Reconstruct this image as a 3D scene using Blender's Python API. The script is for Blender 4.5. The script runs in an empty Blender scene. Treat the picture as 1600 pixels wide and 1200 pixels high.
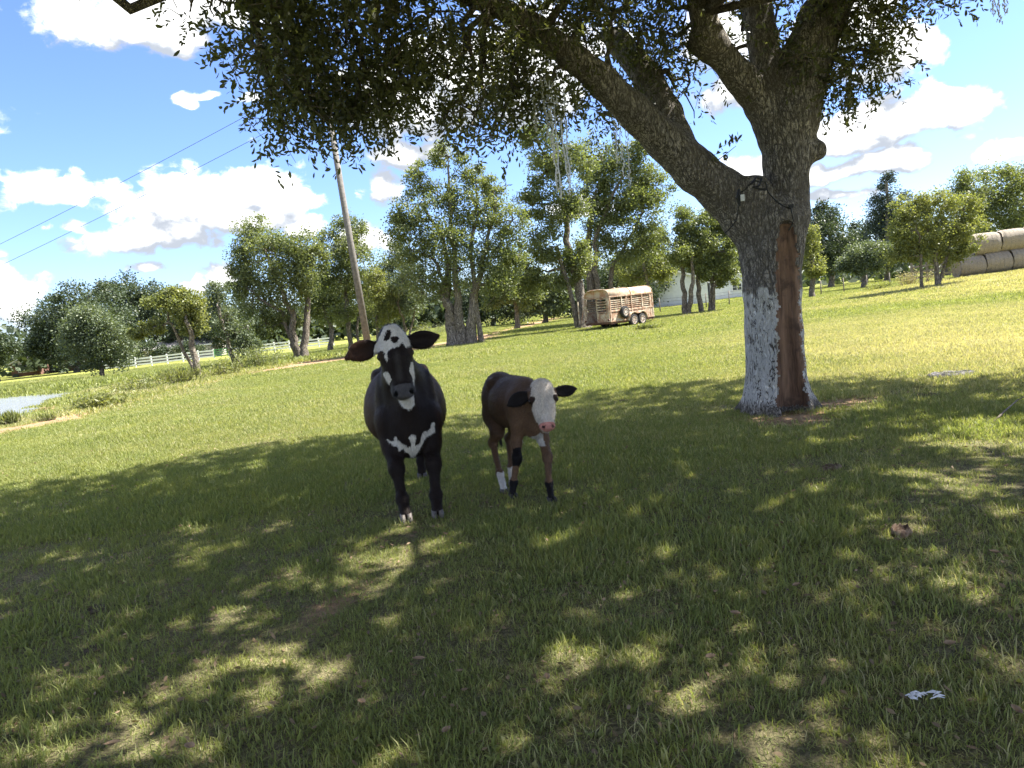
import bpy, math, random
import numpy as np
from mathutils import Vector, Matrix

random.seed(7)
RNG = np.random.default_rng(7)
R = math.radians
SC = bpy.context.scene
COL = SC.collection

# ------------------------------------------------------------------ camera
PITCH, ROLL, FPX, EYE = R(5.83), R(6.0), 1120.0, 1.55
FWD = Vector((0, math.cos(PITCH), -math.sin(PITCH)))
UPV = Vector((0, math.sin(PITCH), math.cos(PITCH)))
RGT = Vector((1, 0, 0))
cx_ = RGT*math.cos(ROLL) - UPV*math.sin(ROLL)
cy_ = RGT*math.sin(ROLL) + UPV*math.cos(ROLL)
cam = bpy.data.cameras.new('camera')
camo = bpy.data.objects.new('camera', cam)
COL.objects.link(camo)
m = Matrix.Identity(4)
for i in range(3):
    m[i][0] = cx_[i]; m[i][1] = cy_[i]; m[i][2] = -FWD[i]
m[2][3] = EYE
camo.matrix_world = m
cam.sensor_width = 36.0
cam.lens = 36.0*FPX/1600.0
cam.clip_start = 0.05
cam.clip_end = 9000
SC.camera = camo

# ------------------------------------------------------------------ light
SUN_AZ, SUN_EL = R(79), R(54)      # azimuth from +Y towards +X
SDIR = Vector((math.sin(SUN_AZ)*math.cos(SUN_EL), math.cos(SUN_AZ)*math.cos(SUN_EL), math.sin(SUN_EL)))
sl = bpy.data.lights.new('sun', 'SUN')
sl.energy = 2.75
sl.angle = R(0.55)
sl.color = (1.0, 0.95, 0.86)
so = bpy.data.objects.new('sun', sl)
so.rotation_euler = SDIR.to_track_quat('Z', 'Y').to_euler()
COL.objects.link(so)
SC.view_settings.view_transform = 'Standard'
SC.view_settings.look = 'None'
SC.view_settings.gamma = 1
SC.view_settings.use_curve_mapping = False
SC.view_settings.exposure = 2.82
SC.render.engine = 'CYCLES'
SC.cycles.max_bounces = 6; SC.cycles.diffuse_bounces = 3; SC.cycles.glossy_bounces = 2; SC.cycles.transmission_bounces = 4
SC.cycles.transparent_max_bounces = 8

def pxdir(px, py):
    u = (px-800)/FPX; v = (600-py)/FPX
    return cx_*u + cy_*v + FWD
def at(px, py, Y):
    """world point seen at photo pixel (px, py) at world depth Y"""
    d = pxdir(px, py)
    return Vector((0, 0, EYE)) + d*(Y/d.y)
def mpp(Y):
    return Y/FPX

# ------------------------------------------------------------------ world sky with clouds
W = bpy.data.worlds.new('World'); SC.world = W; W.use_nodes = True
nt = W.node_tree; N = nt.nodes; L = nt.links
N.clear()
def nd(t, tree=None, **kw):
    n = (tree or nt).nodes.new(t)
    for k, v in kw.items(): setattr(n, k, v)
    return n
out = nd('ShaderNodeOutputWorld'); bg = nd('ShaderNodeBackground')
L.new(bg.outputs[0], out.inputs[0])
bg.inputs[1].default_value = 0.12
sky = nd('ShaderNodeTexSky', sky_type='NISHITA', sun_disc=False)
sky.sun_elevation = SUN_EL; sky.sun_rotation = SUN_AZ
sky.altitude = 50; sky.air_density = 1.0; sky.dust_density = 0.6; sky.ozone_density = 1.3

def azel(px, py):
    d = pxdir(px, py).normalized()
    return math.atan2(d.x, d.y), math.asin(d.z)
CL = [(210,40,150,42),(300,20,110,40),(45,308,72,34),(290,320,110,58),(400,298,92,46),(470,312,60,34),(235,372,110,34),(360,345,120,34),
      (20,480,46,52),(118,355,22,10),(72,357,12,9),(395,159,16,10),(330,148,15,6),(300,157,10,9),(235,416,28,10),(313,440,22,22),(352,432,28,20),
      (660,170,110,80),(720,120,110,70),(600,298,38,40),(560,380,60,30),(490,360,42,22),(840,120,120,90),(640,240,70,28),
      (1400,185,130,42),(1490,165,90,34),(1320,215,90,42),(1400,80,62,52),(1330,50,90,60),(1150,140,60,50),(1110,60,70,60),(1160,272,80,30),
      (1330,268,150,22),(1430,238,55,17),(1310,305,60,13),(1570,236,52,17),(900,330,60,30),
      # beyond the frame, the same sort of cloud, some added as fill light
      (-300,200,160,70),(-700,380,140,50),(-260,-260,190,80),(500,-300,230,90),(1200,-380,240,90),(1900,150,180,60),(2200,330,150,44),(2000,-150,190,80),(800,-500,260,110),(100,-620,240,120),(1500,-700,260,120),(-900,-200,220,90),(2900,100,260,80),(-1700,300,260,70),(2600,-500,260,120)]
g = bpy.data.node_groups.new('cloud_density', 'ShaderNodeTree')
g.interface.new_socket('V', in_out='INPUT', socket_type='NodeSocketVector')
g.interface.new_socket('D', in_out='OUTPUT', socket_type='NodeSocketFloat')
gi = nd('NodeGroupInput', g); go = nd('NodeGroupOutput', g)
def vm(tree, op, a, b=None, c=None):
    n = nd('ShaderNodeVectorMath', tree, operation=op)
    for i, q in enumerate((a, b, c)):
        if q is None: continue
        if isinstance(q, (tuple, list)): n.inputs[i].default_value = q
        else: tree.links.new(q, n.inputs[i])
    return n.outputs['Value'] if op in ('LENGTH', 'DOT_PRODUCT') else n.outputs[0]
def ma(tree, op, a, b=None, c=None, clamp=False):
    n = nd('ShaderNodeMath', tree, operation=op); n.use_clamp = clamp
    for i, q in enumerate((a, b, c)):
        if q is None: continue
        if isinstance(q, (int, float)): n.inputs[i].default_value = q
        else: tree.links.new(q, n.inputs[i])
    return n.outputs[0]
def ramp(x, a, b, tree=None, smooth=True):
    t = tree or nt
    n = nd('ShaderNodeMapRange', t); n.interpolation_type = 'SMOOTHSTEP' if smooth else 'LINEAR'
    t.links.new(x, n.inputs[0]); n.inputs[1].default_value = a; n.inputs[2].default_value = b
    n.inputs[3].default_value = 0; n.inputs[4].default_value = 1
    return n.outputs[0]
nz0 = nd('ShaderNodeTexNoise', g); nz0.inputs['Scale'].default_value = 11; nz0.inputs['Detail'].default_value = 3
g.links.new(gi.outputs[0], nz0.inputs['Vector'])
wob = vm(g, 'MULTIPLY_ADD', vm(g, 'SUBTRACT', nz0.outputs['Color'], (0.5,0.5,0.5)), (0.06,0.035,0), gi.outputs[0])
cur = None
for (px, py, rx, ry) in CL:
    a, e = azel(px, py)
    ra, re = rx/FPX*1.0, ry/FPX*1.0
    A = vm(g, 'MULTIPLY_ADD', wob, (1/ra, 1/re, 0), (-a/ra, -e/re, 0))
    B = vm(g, 'MULTIPLY', A, (1, -1.5, 0))
    Cc = vm(g, 'MAXIMUM', A, B)
    # x must keep its own sign-free length: maximum leaves x and fixes y
    ln = vm(g, 'LENGTH', Cc)
    # larger clouds carry more body
    ln = ma(g, 'MULTIPLY', ma(g, 'SUBTRACT', ln, 1.0), min(1.0, 0.35+rx/130.0))
    cur = ln if cur is None else ma(g, 'MINIMUM', cur, ln)
# unseen broken cumulus added round the rest of the sky for white fill
sg = nd('ShaderNodeSeparateXYZ', g); g.links.new(gi.outputs[0], sg.inputs[0])
outm = ma(g, 'MAXIMUM', ramp(ma(g, 'ABSOLUTE', sg.outputs[0]), 0.85, 1.1, g), ramp(sg.outputs[1], 0.62, 0.8, g))
nbig = nd('ShaderNodeTexNoise', g); nbig.inputs['Scale'].default_value = 2.6; nbig.inputs['Detail'].default_value = 2
g.links.new(gi.outputs[0], nbig.inputs['Vector'])
cur = ma(g, 'MINIMUM', cur, ma(g, 'ADD', ma(g, 'MULTIPLY_ADD', outm, -5.0, 5.0), ma(g, 'MULTIPLY_ADD', nbig.outputs[0], 4.5, -2.35)))
n1 = nd('ShaderNodeTexNoise', g); n1.inputs['Scale'].default_value = 17; n1.inputs['Detail'].default_value = 9; n1.inputs['Roughness'].default_value = 0.6
v1 = nd('ShaderNodeTexVoronoi', g); v1.feature = 'SMOOTH_F1'; v1.inputs['Scale'].default_value = 24; v1.inputs['Smoothness'].default_value = 0.35
v2 = nd('ShaderNodeTexVoronoi', g); v2.feature = 'SMOOTH_F1'; v2.inputs['Scale'].default_value = 60; v2.inputs['Smoothness'].default_value = 0.35
nzb = nd('ShaderNodeTexNoise', g); nzb.inputs['Scale'].default_value = 30; nzb.inputs['Detail'].default_value = 5
g.links.new(gi.outputs[0], nzb.inputs['Vector'])
wv = vm(g, 'MULTIPLY_ADD', vm(g, 'SUBTRACT', nzb.outputs['Color'], (0.5,0.5,0.5)), (0.035,0.03,0), gi.outputs[0])
g.links.new(vm(g, 'MULTIPLY', wv, (1,1.35,1)), n1.inputs['Vector'])
g.links.new(wv, v1.inputs['Vector']); g.links.new(wv, v2.inputs['Vector'])
D = ma(g, 'MULTIPLY_ADD', cur, -0.80, 0.09)
D = ma(g, 'ADD', D, ma(g, 'MULTIPLY_ADD', n1.outputs[0], 1.5, -0.78))
D = ma(g, 'ADD', D, ma(g, 'MULTIPLY_ADD', v1.outputs['Distance'], -0.55, 0.22))
D = ma(g, 'ADD', D, ma(g, 'MULTIPLY_ADD', v2.outputs['Distance'], -0.22, 0.09))
g.links.new(D, go.inputs[0])
tc = nd('ShaderNodeTexCoord')
sx = nd('ShaderNodeSeparateXYZ'); L.new(vm(nt, 'NORMALIZE', tc.outputs['Generated']), sx.inputs[0])
azn = ma(nt, 'ARCTAN2', sx.outputs[0], sx.outputs[1])
eln = ma(nt, 'ARCSINE', sx.outputs[2])
cb = nd('ShaderNodeCombineXYZ'); L.new(azn, cb.inputs[0]); L.new(eln, cb.inputs[1])
def dens(vec):
    n = nd('ShaderNodeGroup'); n.node_tree = g; L.new(vec, n.inputs[0]); return n.outputs[0]
d0 = dens(cb.outputs[0])
d1 = dens(vm(nt, 'ADD', cb.outputs[0], (0.012, 0.022, 0)))
d2 = dens(vm(nt, 'ADD', cb.outputs[0], (0.02, 0.06, 0)))
cov = ramp(d0, -0.05, 0.22)
lit = ma(nt, 'SUBTRACT', d0, ma(nt, 'MULTIPLY_ADD', d1, 0.55, ma(nt, 'MULTIPLY', d2, 0.45)))
lit = ramp(lit, -0.22, 0.34)
thick = ramp(d0, 0.0, 0.9)
def mixc(tree, f, a, b):
    n = nd('ShaderNodeMix', tree, data_type='RGBA')
    if isinstance(f, (int, float)): n.inputs[0].default_value = f
    else: tree.links.new(f, n.inputs[0])
    for i, q in ((6, a), (7, b)):
        if isinstance(q, (tuple, list)): n.inputs[i].default_value = tuple(q) if len(q) == 4 else tuple(q)+(1,)
        else: tree.links.new(q, n.inputs[i])
    return n.outputs[2]
CW = 2.3
ccol = mixc(nt, lit, (0.76,0.83,0.95), (CW,CW*1.0,CW*0.99))
skyg = mixc(nt, 1.0, sky.outputs[0], sky.outputs[0])
hs = nd('ShaderNodeMix', data_type='RGBA', blend_type='MULTIPLY'); hs.inputs[0].default_value = 1
L.new(sky.outputs[0], hs.inputs[6]); hs.inputs[7].default_value = (0.225, 0.262, 0.368, 1)
up = ramp(sx.outputs[2], -0.01, 0.02)
covm = ma(nt, 'MULTIPLY', cov, up)
L.new(mixc(nt, covm, hs.outputs[2], ccol), bg.inputs[0])
W.cycles.sampling_method = 'MANUAL'; W.cycles.sample_map_resolution = 512

# ------------------------------------------------------------------ helpers
def tag(o, label=None, cat=None, group=None, kind=None):
    if label: o['label'] = label
    if cat: o['category'] = cat
    if group: o['group'] = group
    if kind: o['kind'] = kind
    return o
def empty(name, loc=(0,0,0), rz=0):
    o = bpy.data.objects.new(name, None); o.location = loc; o.rotation_euler = (0,0,rz)
    o.empty_display_size = 0.1
    COL.objects.link(o); return o
def link(name, me, mat=None, parent=None, loc=None, smooth=False):
    o = bpy.data.objects.new(name, me); COL.objects.link(o)
    if mat and not me.materials: me.materials.append(mat)
    if parent: o.parent = parent
    if loc is not None: o.location = loc
    if smooth: me.shade_smooth()
    return o
def mesh_np(name, v, f, smooth=False):
    """v (n,3); f (m,k) array of equal-size faces"""
    me = bpy.data.meshes.new(name)
    v = np.asarray(v, np.float32); f = np.asarray(f, np.int32)
    me.vertices.add(len(v)); me.vertices.foreach_set('co', v.ravel())
    k = f.shape[1]
    me.loops.add(f.size); me.loops.foreach_set('vertex_index', f.ravel())
    me.polygons.add(len(f))
    me.polygons.foreach_set('loop_start', np.arange(0, f.size, k, dtype=np.int32))
    me.polygons.foreach_set('loop_total', np.full(len(f), k, np.int32))
    if smooth: me.polygons.foreach_set('use_smooth', np.ones(len(f), bool))
    me.update(calc_edges=True)
    return me
def fattr(me, name, data):
    a = me.attributes.new(name, 'FLOAT', 'POINT'); a.data.foreach_set('value', np.asarray(data, np.float32))
class MB:
    def __init__(s): s.v = []; s.f = []
    def add(s, v, f):
        b = len(s.v); s.v += [tuple(p) for p in v]; s.f += [tuple(i+b for i in q) for q in f]
    def box(s, c, d, M=None):
        hx, hy, hz = d[0]/2, d[1]/2, d[2]/2
        vs = [Vector((x*hx, y*hy, z*hz)) for x in (-1,1) for y in (-1,1) for z in (-1,1)]
        if M is not None: vs = [M @ q for q in vs]
        vs = [q+Vector(c) for q in vs]
        s.add(vs, [(0,1,3,2),(4,6,7,5),(0,4,5,1),(2,3,7,6),(0,2,6,4),(1,5,7,3)])
    def beam(s, a, b, w, h, up=(0,0,1)):
        a = Vector(a); b = Vector(b); x = (b-a).normalized(); y = Vector(up).cross(x)
        if y.length < 1e-4: y = Vector((0,1,0)).cross(x)
        y.normalize(); z = x.cross(y)
        vs = []
        for p in (a, b):
            for (i, j) in ((-1,-1),(1,-1),(1,1),(-1,1)): vs.append(p + y*(i*w/2) + z*(j*h/2))
        s.add(vs, [(3,2,1,0),(4,5,6,7),(0,1,5,4),(1,2,6,5),(2,3,7,6),(3,0,4,7)])
    def tube(s, pts, rad, n=8, cap=True):
        pts = [Vector(p) for p in pts]
        if not isinstance(rad, (list, tuple)): rad = [rad]*len(pts)
        b = len(s.v); prev = None
        for i, p in enumerate(pts):
            t = (pts[min(i+1, len(pts)-1)]-pts[max(i-1, 0)]).normalized()
            if prev is None:
                a = Vector((0,0,1)).cross(t)
                if a.length < 0.1: a = Vector((1,0,0)).cross(t)
            else: a = prev - t*prev.dot(t)
            a.normalize(); prev = a; c = t.cross(a)
            for k in range(n):
                th = 2*math.pi*k/n
                s.v.append(tuple(p + (a*math.cos(th)+c*math.sin(th))*rad[i]))
        for i in range(len(pts)-1):
            for k in range(n):
                k2 = (k+1) % n
                s.f.append((b+i*n+k, b+i*n+k2, b+(i+1)*n+k2, b+(i+1)*n+k))
        if cap:
            s.f.append(tuple(b+k for k in reversed(range(n))))
            s.f.append(tuple(b+(len(pts)-1)*n+k for k in range(n)))
    def cyl(s, a, b, r1, r2=None, n=16): s.tube([a, b], [r1, r1 if r2 is None else r2], n)
    def build(s, name, mat, parent=None, smooth=False, loc=None):
        me = bpy.data.meshes.new(name); me.from_pydata(s.v, [], s.f); me.update()
        if smooth: me.shade_smooth()
        return link(name, me, mat, parent, loc)

def newmat(name):
    m_ = bpy.data.materials.new(name); m_.use_nodes = True
    t = m_.node_tree; b = t.nodes['Principled BSDF']
    return m_, t, b
def noise(t, scale, detail=4, rough=0.55, vec=None, dist=0):
    n = nd('ShaderNodeTexNoise', t); n.inputs['Scale'].default_value = scale
    n.inputs['Detail'].default_value = detail; n.inputs['Roughness'].default_value = rough
    n.inputs['Distortion'].default_value = dist
    if vec is not None: t.links.new(vec, n.inputs['Vector'])
    return n.outputs[0]
def coord(t, which='Object'):
    return nd('ShaderNodeTexCoord', t).outputs[which]
def bump(t, b, h, strength=0.4, dist=0.01):
    n = nd('ShaderNodeBump', t); n.inputs['Strength'].default_value = strength; n.inputs['Distance'].default_value = dist
    t.links.new(h, n.inputs['Height']); t.links.new(n.outputs[0], b.inputs['Normal'])
def simple(name, c1, c2=None, scale=8, rough=0.8, metal=0, bumps=0.2, bd=0.005, lo=0.4, hi=0.62, spec=0.3):
    m_, t, b = newmat(name)
    co = coord(t)
    f = noise(t, scale, 6, 0.6, co)
    t.links.new(mixc(t, ramp(f, lo, hi, t), c1, c2 or tuple(q*0.7 for q in c1)), b.inputs['Base Color'])
    b.inputs['Roughness'].default_value = rough; b.inputs['Metallic'].default_value = metal
    b.inputs['Specular IOR Level'].default_value = spec
    if bumps: bump(t, b, noise(t, scale*4, 5, 0.6, co), bumps, bd)
    return m_
def leafmat(name, c, c2, trans=0.4, rough=0.5, spec=0.35):
    m_, t, b = newmat(name)
    at_ = nd('ShaderNodeAttribute', t); at_.attribute_name = 'tint'
    geo = nd('ShaderNodeNewGeometry', t)
    nz = noise(t, 0.45, 3, 0.6, geo.outputs['Position'])
    f = ma(t, 'ADD', ma(t, 'MULTIPLY', at_.outputs['Fac'], 0.62), ma(t, 'MULTIPLY', ramp(nz, 0.3, 0.7, t), 0.38))
    col = mixc(t, f, c, c2)
    t.links.new(col, b.inputs['Base Color'])
    b.inputs['Roughness'].default_value = rough; b.inputs['Specular IOR Level'].default_value = spec
    tr = nd('ShaderNodeBsdfTranslucent', t)
    hs_ = nd('ShaderNodeMix', t, data_type='RGBA', blend_type='MULTIPLY'); hs_.inputs[0].default_value = 1
    t.links.new(col, hs_.inputs[6]); hs_.inputs[7].default_value = (1.5, 1.5, 0.6, 1)
    t.links.new(hs_.outputs[2], tr.inputs[0])
    mx = nd('ShaderNodeMixShader', t); mx.inputs[0].default_value = trans
    t.links.new(b.outputs[0], mx.inputs[1]); t.links.new(tr.outputs[0], mx.inputs[2])
    t.links.new(mx.outputs[0], t.nodes['Material Output'].inputs[0])
    return m_

# ------------------------------------------------------------------ terrain
def sst(a, b, x):
    t = np.clip((x-a)/(b-a), 0, 1); return t*t*(3-2*t)
_ph = RNG.uniform(0, 6.28, (40, 3)); 
def wav(x, y, s, seed=0, n=7):
    r = np.random.default_rng(seed); o = 0
    for i in range(n):
        a = r.uniform(0, 6.28); k = s*r.uniform(0.6, 1.8); p = r.uniform(0, 6.28)
        o = o + np.sin((x*math.cos(a)+y*math.sin(a))*k+p + 0.8*np.sin((x*math.sin(a)-y*math.cos(a))*k*0.7+p*2))
    return o/n
POND = [(-16.2,22.5),(-18.2,27),(-21.3,31.5),(-22,36),(-20.5,39),(-21.5,41.5),(-24,46),(-34,48),(-46,46),(-50,34),(-44,22),(-30,17),(-20,19.5)]
def pondd(x, y):
    """signed distance in metres to the pond outline, negative inside"""
    x = np.asarray(x, float); y = np.asarray(y, float)
    d = np.full(x.shape, 1e9); ins = np.zeros(x.shape, bool); n = len(POND)
    for i in range(n):
        ax_, ay_ = POND[i]; bx_, by_ = POND[(i+1) % n]; ex, ey = bx_-ax_, by_-ay_
        t_ = np.clip(((x-ax_)*ex+(y-ay_)*ey)/(ex*ex+ey*ey), 0, 1)
        d = np.minimum(d, np.hypot(x-ax_-t_*ex, y-ay_-t_*ey))
        ins ^= ((ay_ > y) != (by_ > y)) & (x < ex*(y-ay_)/(ey if ey else 1e-9)+ax_)
    return np.where(ins, -d, d)
def zf(x, y):
    x = np.asarray(x, float); y = np.asarray(y, float)
    base = -0.45*sst(38, 60, y)*sst(8, 26, -x) - 0.35*sst(70, 100, y)*sst(8, 26, -x)
    base = base + 0.75*np.exp(-(((x-36)/15)**2+((y-44)/9)**2)) + 0.25*np.exp(-(((x-4)/9)**2+((y-47)/3.5)**2))
    base = base + 0.15*sst(12, 40, x)*sst(20, 40, y)
    q = pondd(x, y) + 0.25*wav(x, y, 1.1, 19)
    z = base + (-1.6-base)*(1-sst(-4, 3.2, q))
    z = z + 0.035*wav(x, y, 0.9, 3) + 0.012*wav(x, y, 4.0, 4)*(np.hypot(x, y) < 40) + 0.10*wav(x, y, 0.12, 5)*sst(20, 60, np.hypot(x, y))
    return z
def gz(x, y): return float(zf(x, y))
def ground(px, py):
    """where the ray through a photo pixel meets the ground"""
    d = pxdir(px, py); o = Vector((0,0,EYE)); lo = 1.0
    t = 1.0
    while t < 300:
        p = o + d*t
        if p.z < gz(p.x, p.y):
            a, b = t-max(0.05, t*0.02), t
            for _ in range(20):
                mm = (a+b)/2; p = o+d*mm
                if p.z < gz(p.x, p.y): b = mm
                else: a = mm
            return Vector((p.x, p.y, gz(p.x, p.y)))
        t += max(0.05, t*0.02)
    p = o + d*120
    return Vector((p.x, p.y, gz(p.x, p.y)))

def axis(n, lim, s):
    t = np.linspace(-1, 1, n); k = math.asinh(lim/s); return s*np.sinh(t*k)
xs = axis(421, 3500, 9); ys = axis(461, 3500, 9)+22
X, Y = np.meshgrid(xs, ys, indexing='ij')
Z = zf(X, Y)
V = np.stack([X, Y, Z], -1).reshape(-1, 3)
ii, jj = np.meshgrid(np.arange(len(xs)-1), np.arange(len(ys)-1), indexing='ij')
n_ = len(ys); a_ = (ii*n_+jj).ravel()
F = np.stack([a_, a_+n_, a_+n_+1, a_+1], 1)
gme = mesh_np('ground', V, F, True)
# dirt: bare earth along the pond bank, at the oak's foot and in small worn spots
DIRT = []
def dl(pts, w):
    gp = [ground(*p) for p in pts]
    for a, b in zip(gp, gp[1:]):
        n = max(2, int((b-a).length/0.7))
        for i in range(n):
            p = a.lerp(b, i/n); DIRT.append((p.x, p.y, w[0], w[1]))
dl([(-60,690),(0,674),(100,655),(230,620),(330,596),(400,582),(460,570)], (0.75,0.95))
dl([(330,590),(450,567),(560,552),(640,548)], (1.3,1.8))
dl([(400,580),(480,566),(540,560)], (3.0,2.6))
dl([(650,546),(740,530),(800,516),(870,496)], (2.0,1.9))
def ds(px, py, w, h=None, k=1.0):
    p = ground(px, py); DIRT.append((p.x, p.y, w, h or w))
ds(1225,655,0.75,0.6); ds(1300,632,0.7,0.4); ds(1345,622,0.45,0.2); ds(1260,660,0.5,0.3); ds(1435,612,0.5,0.25)
ds(1300,732,0.16,0.1); ds(1410,840,0.13,0.09); ds(150,955,0.14,0.07); ds(120,950,0.09); ds(150,1018,0.12,0.07); ds(985,668,0.12); ds(510,948,0.08,0.04)
ds(420,945,0.05); ds(860,1075,0.05); ds(1110,640,0.1); ds(1440,770,0.12,0.06); ds(400,1085,0.12,0.05); ds(1270,1010,0.07); ds(590,930,0.05); ds(1150,1160,0.09); ds(1000,1090,0.06)
def dirt(x, y, near=True):
    r = np.zeros_like(x)
    wob = 1+0.35*wav(x, y, 5, 8)
    for (dx, dy, w, h) in DIRT:
        q = ((x-dx)/w)**2 + ((y-dy)/h)**2
        r = np.maximum(r, np.exp(-q*1.1)*wob)
    return np.clip(r, 0, 1)
dv = dirt(V[:,0], V[:,1])
bank = np.exp(-((pondd(V[:,0], V[:,1])-0.4)/0.8)**2)*0.7
fattr(gme, 'dirt', np.clip(dv+bank, 0, 1))
def dryf(x, y):
    d = 0.5+0.5*wav(x, y, 0.5, 11) + 0.25*wav(x, y, 1.9, 12)
    d = d*0.5 + 0.62*sst(2, 9, x)*sst(6.5, 9, y)*(1-sst(16, 30, y)) + 0.65*np.exp(-(((x-30)/13)**2+((y-38)/9)**2))
    d = d + 0.55*np.exp(-((pondd(x, y)-4.5)/1.6)**2)*(x > -32)*(y < 60)
    return np.clip(d, 0, 1)
fattr(gme, 'dry', dryf(V[:,0], V[:,1]))
gm, t, b = newmat('turf')
geo = nd('ShaderNodeNewGeometry', t); P = geo.outputs['Position']
ad = nd('ShaderNodeAttribute', t); ad.attribute_name = 'dirt'
ay = nd('ShaderNodeAttribute', t); ay.attribute_name = 'dry'
na = noise(t, 0.5, 6, 0.6, P); nb = noise(t, 9, 8, 0.75, P); nc = noise(t, 45, 4, 0.7, P)
green = mixc(t, ramp(nb, 0.35, 0.65, t), (0.16,0.175,0.04), (0.27,0.285,0.08))
green = mixc(t, ramp(ma(t, 'ADD', ma(t, 'MULTIPLY', ay.outputs['Fac'], 0.7), ma(t, 'MULTIPLY', na, 0.4)), 0.35, 0.95, t), green, (0.30,0.27,0.10))
earth = mixc(t, ramp(nb, 0.3, 0.7, t), (0.22,0.13,0.075), (0.40,0.28,0.17))
fd = ramp(ma(t, 'ADD', ad.outputs['Fac'], ma(t, 'MULTIPLY_ADD', nb, 1.3, -0.65)), 0.25, 0.75, t)
# near the camera the soil and thatch show between the blades
thatch = mixc(t, ramp(nc, 0.35, 0.7, t), (0.10,0.09,0.05), (0.25,0.22,0.12))
ln_ = vm(t, 'LENGTH', P)
green = mixc(t, ramp(ln_, 9, 22, t), thatch, green)
t.links.new(mixc(t, fd, green, earth), b.inputs['Base Color'])
b.inputs['Roughness'].default_value = 0.95; b.inputs['Specular IOR Level'].default_value = 0.1
bump(t, b, ma(t, 'ADD', nb, nc), 0.7, 0.05)
link('ground', gme, gm); tag(bpy.data.objects['ground'], kind='structure')

# water in the pond
wm, t, b = newmat('pond_water')
b.inputs['Base Color'].default_value = (0.20,0.21,0.20,1); b.inputs['Roughness'].default_value = 0.16
b.inputs['Specular IOR Level'].default_value = 0.8
wn = nd('ShaderNodeNewGeometry', t)
bump(t, b, noise(t, 5, 4, 0.6, wn.outputs['Position']), 0.8, 0.08)
wv_ = MB(); pc = (-32, 33)
wv_.v = [(pc[0]+(x-pc[0])*1.22, pc[1]+(y-pc[1])*1.22, -0.62) for x, y in POND]; wv_.f = [tuple(reversed(range(len(POND))))]
tag(wv_.build('pond_water', wm), kind='structure')

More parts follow.
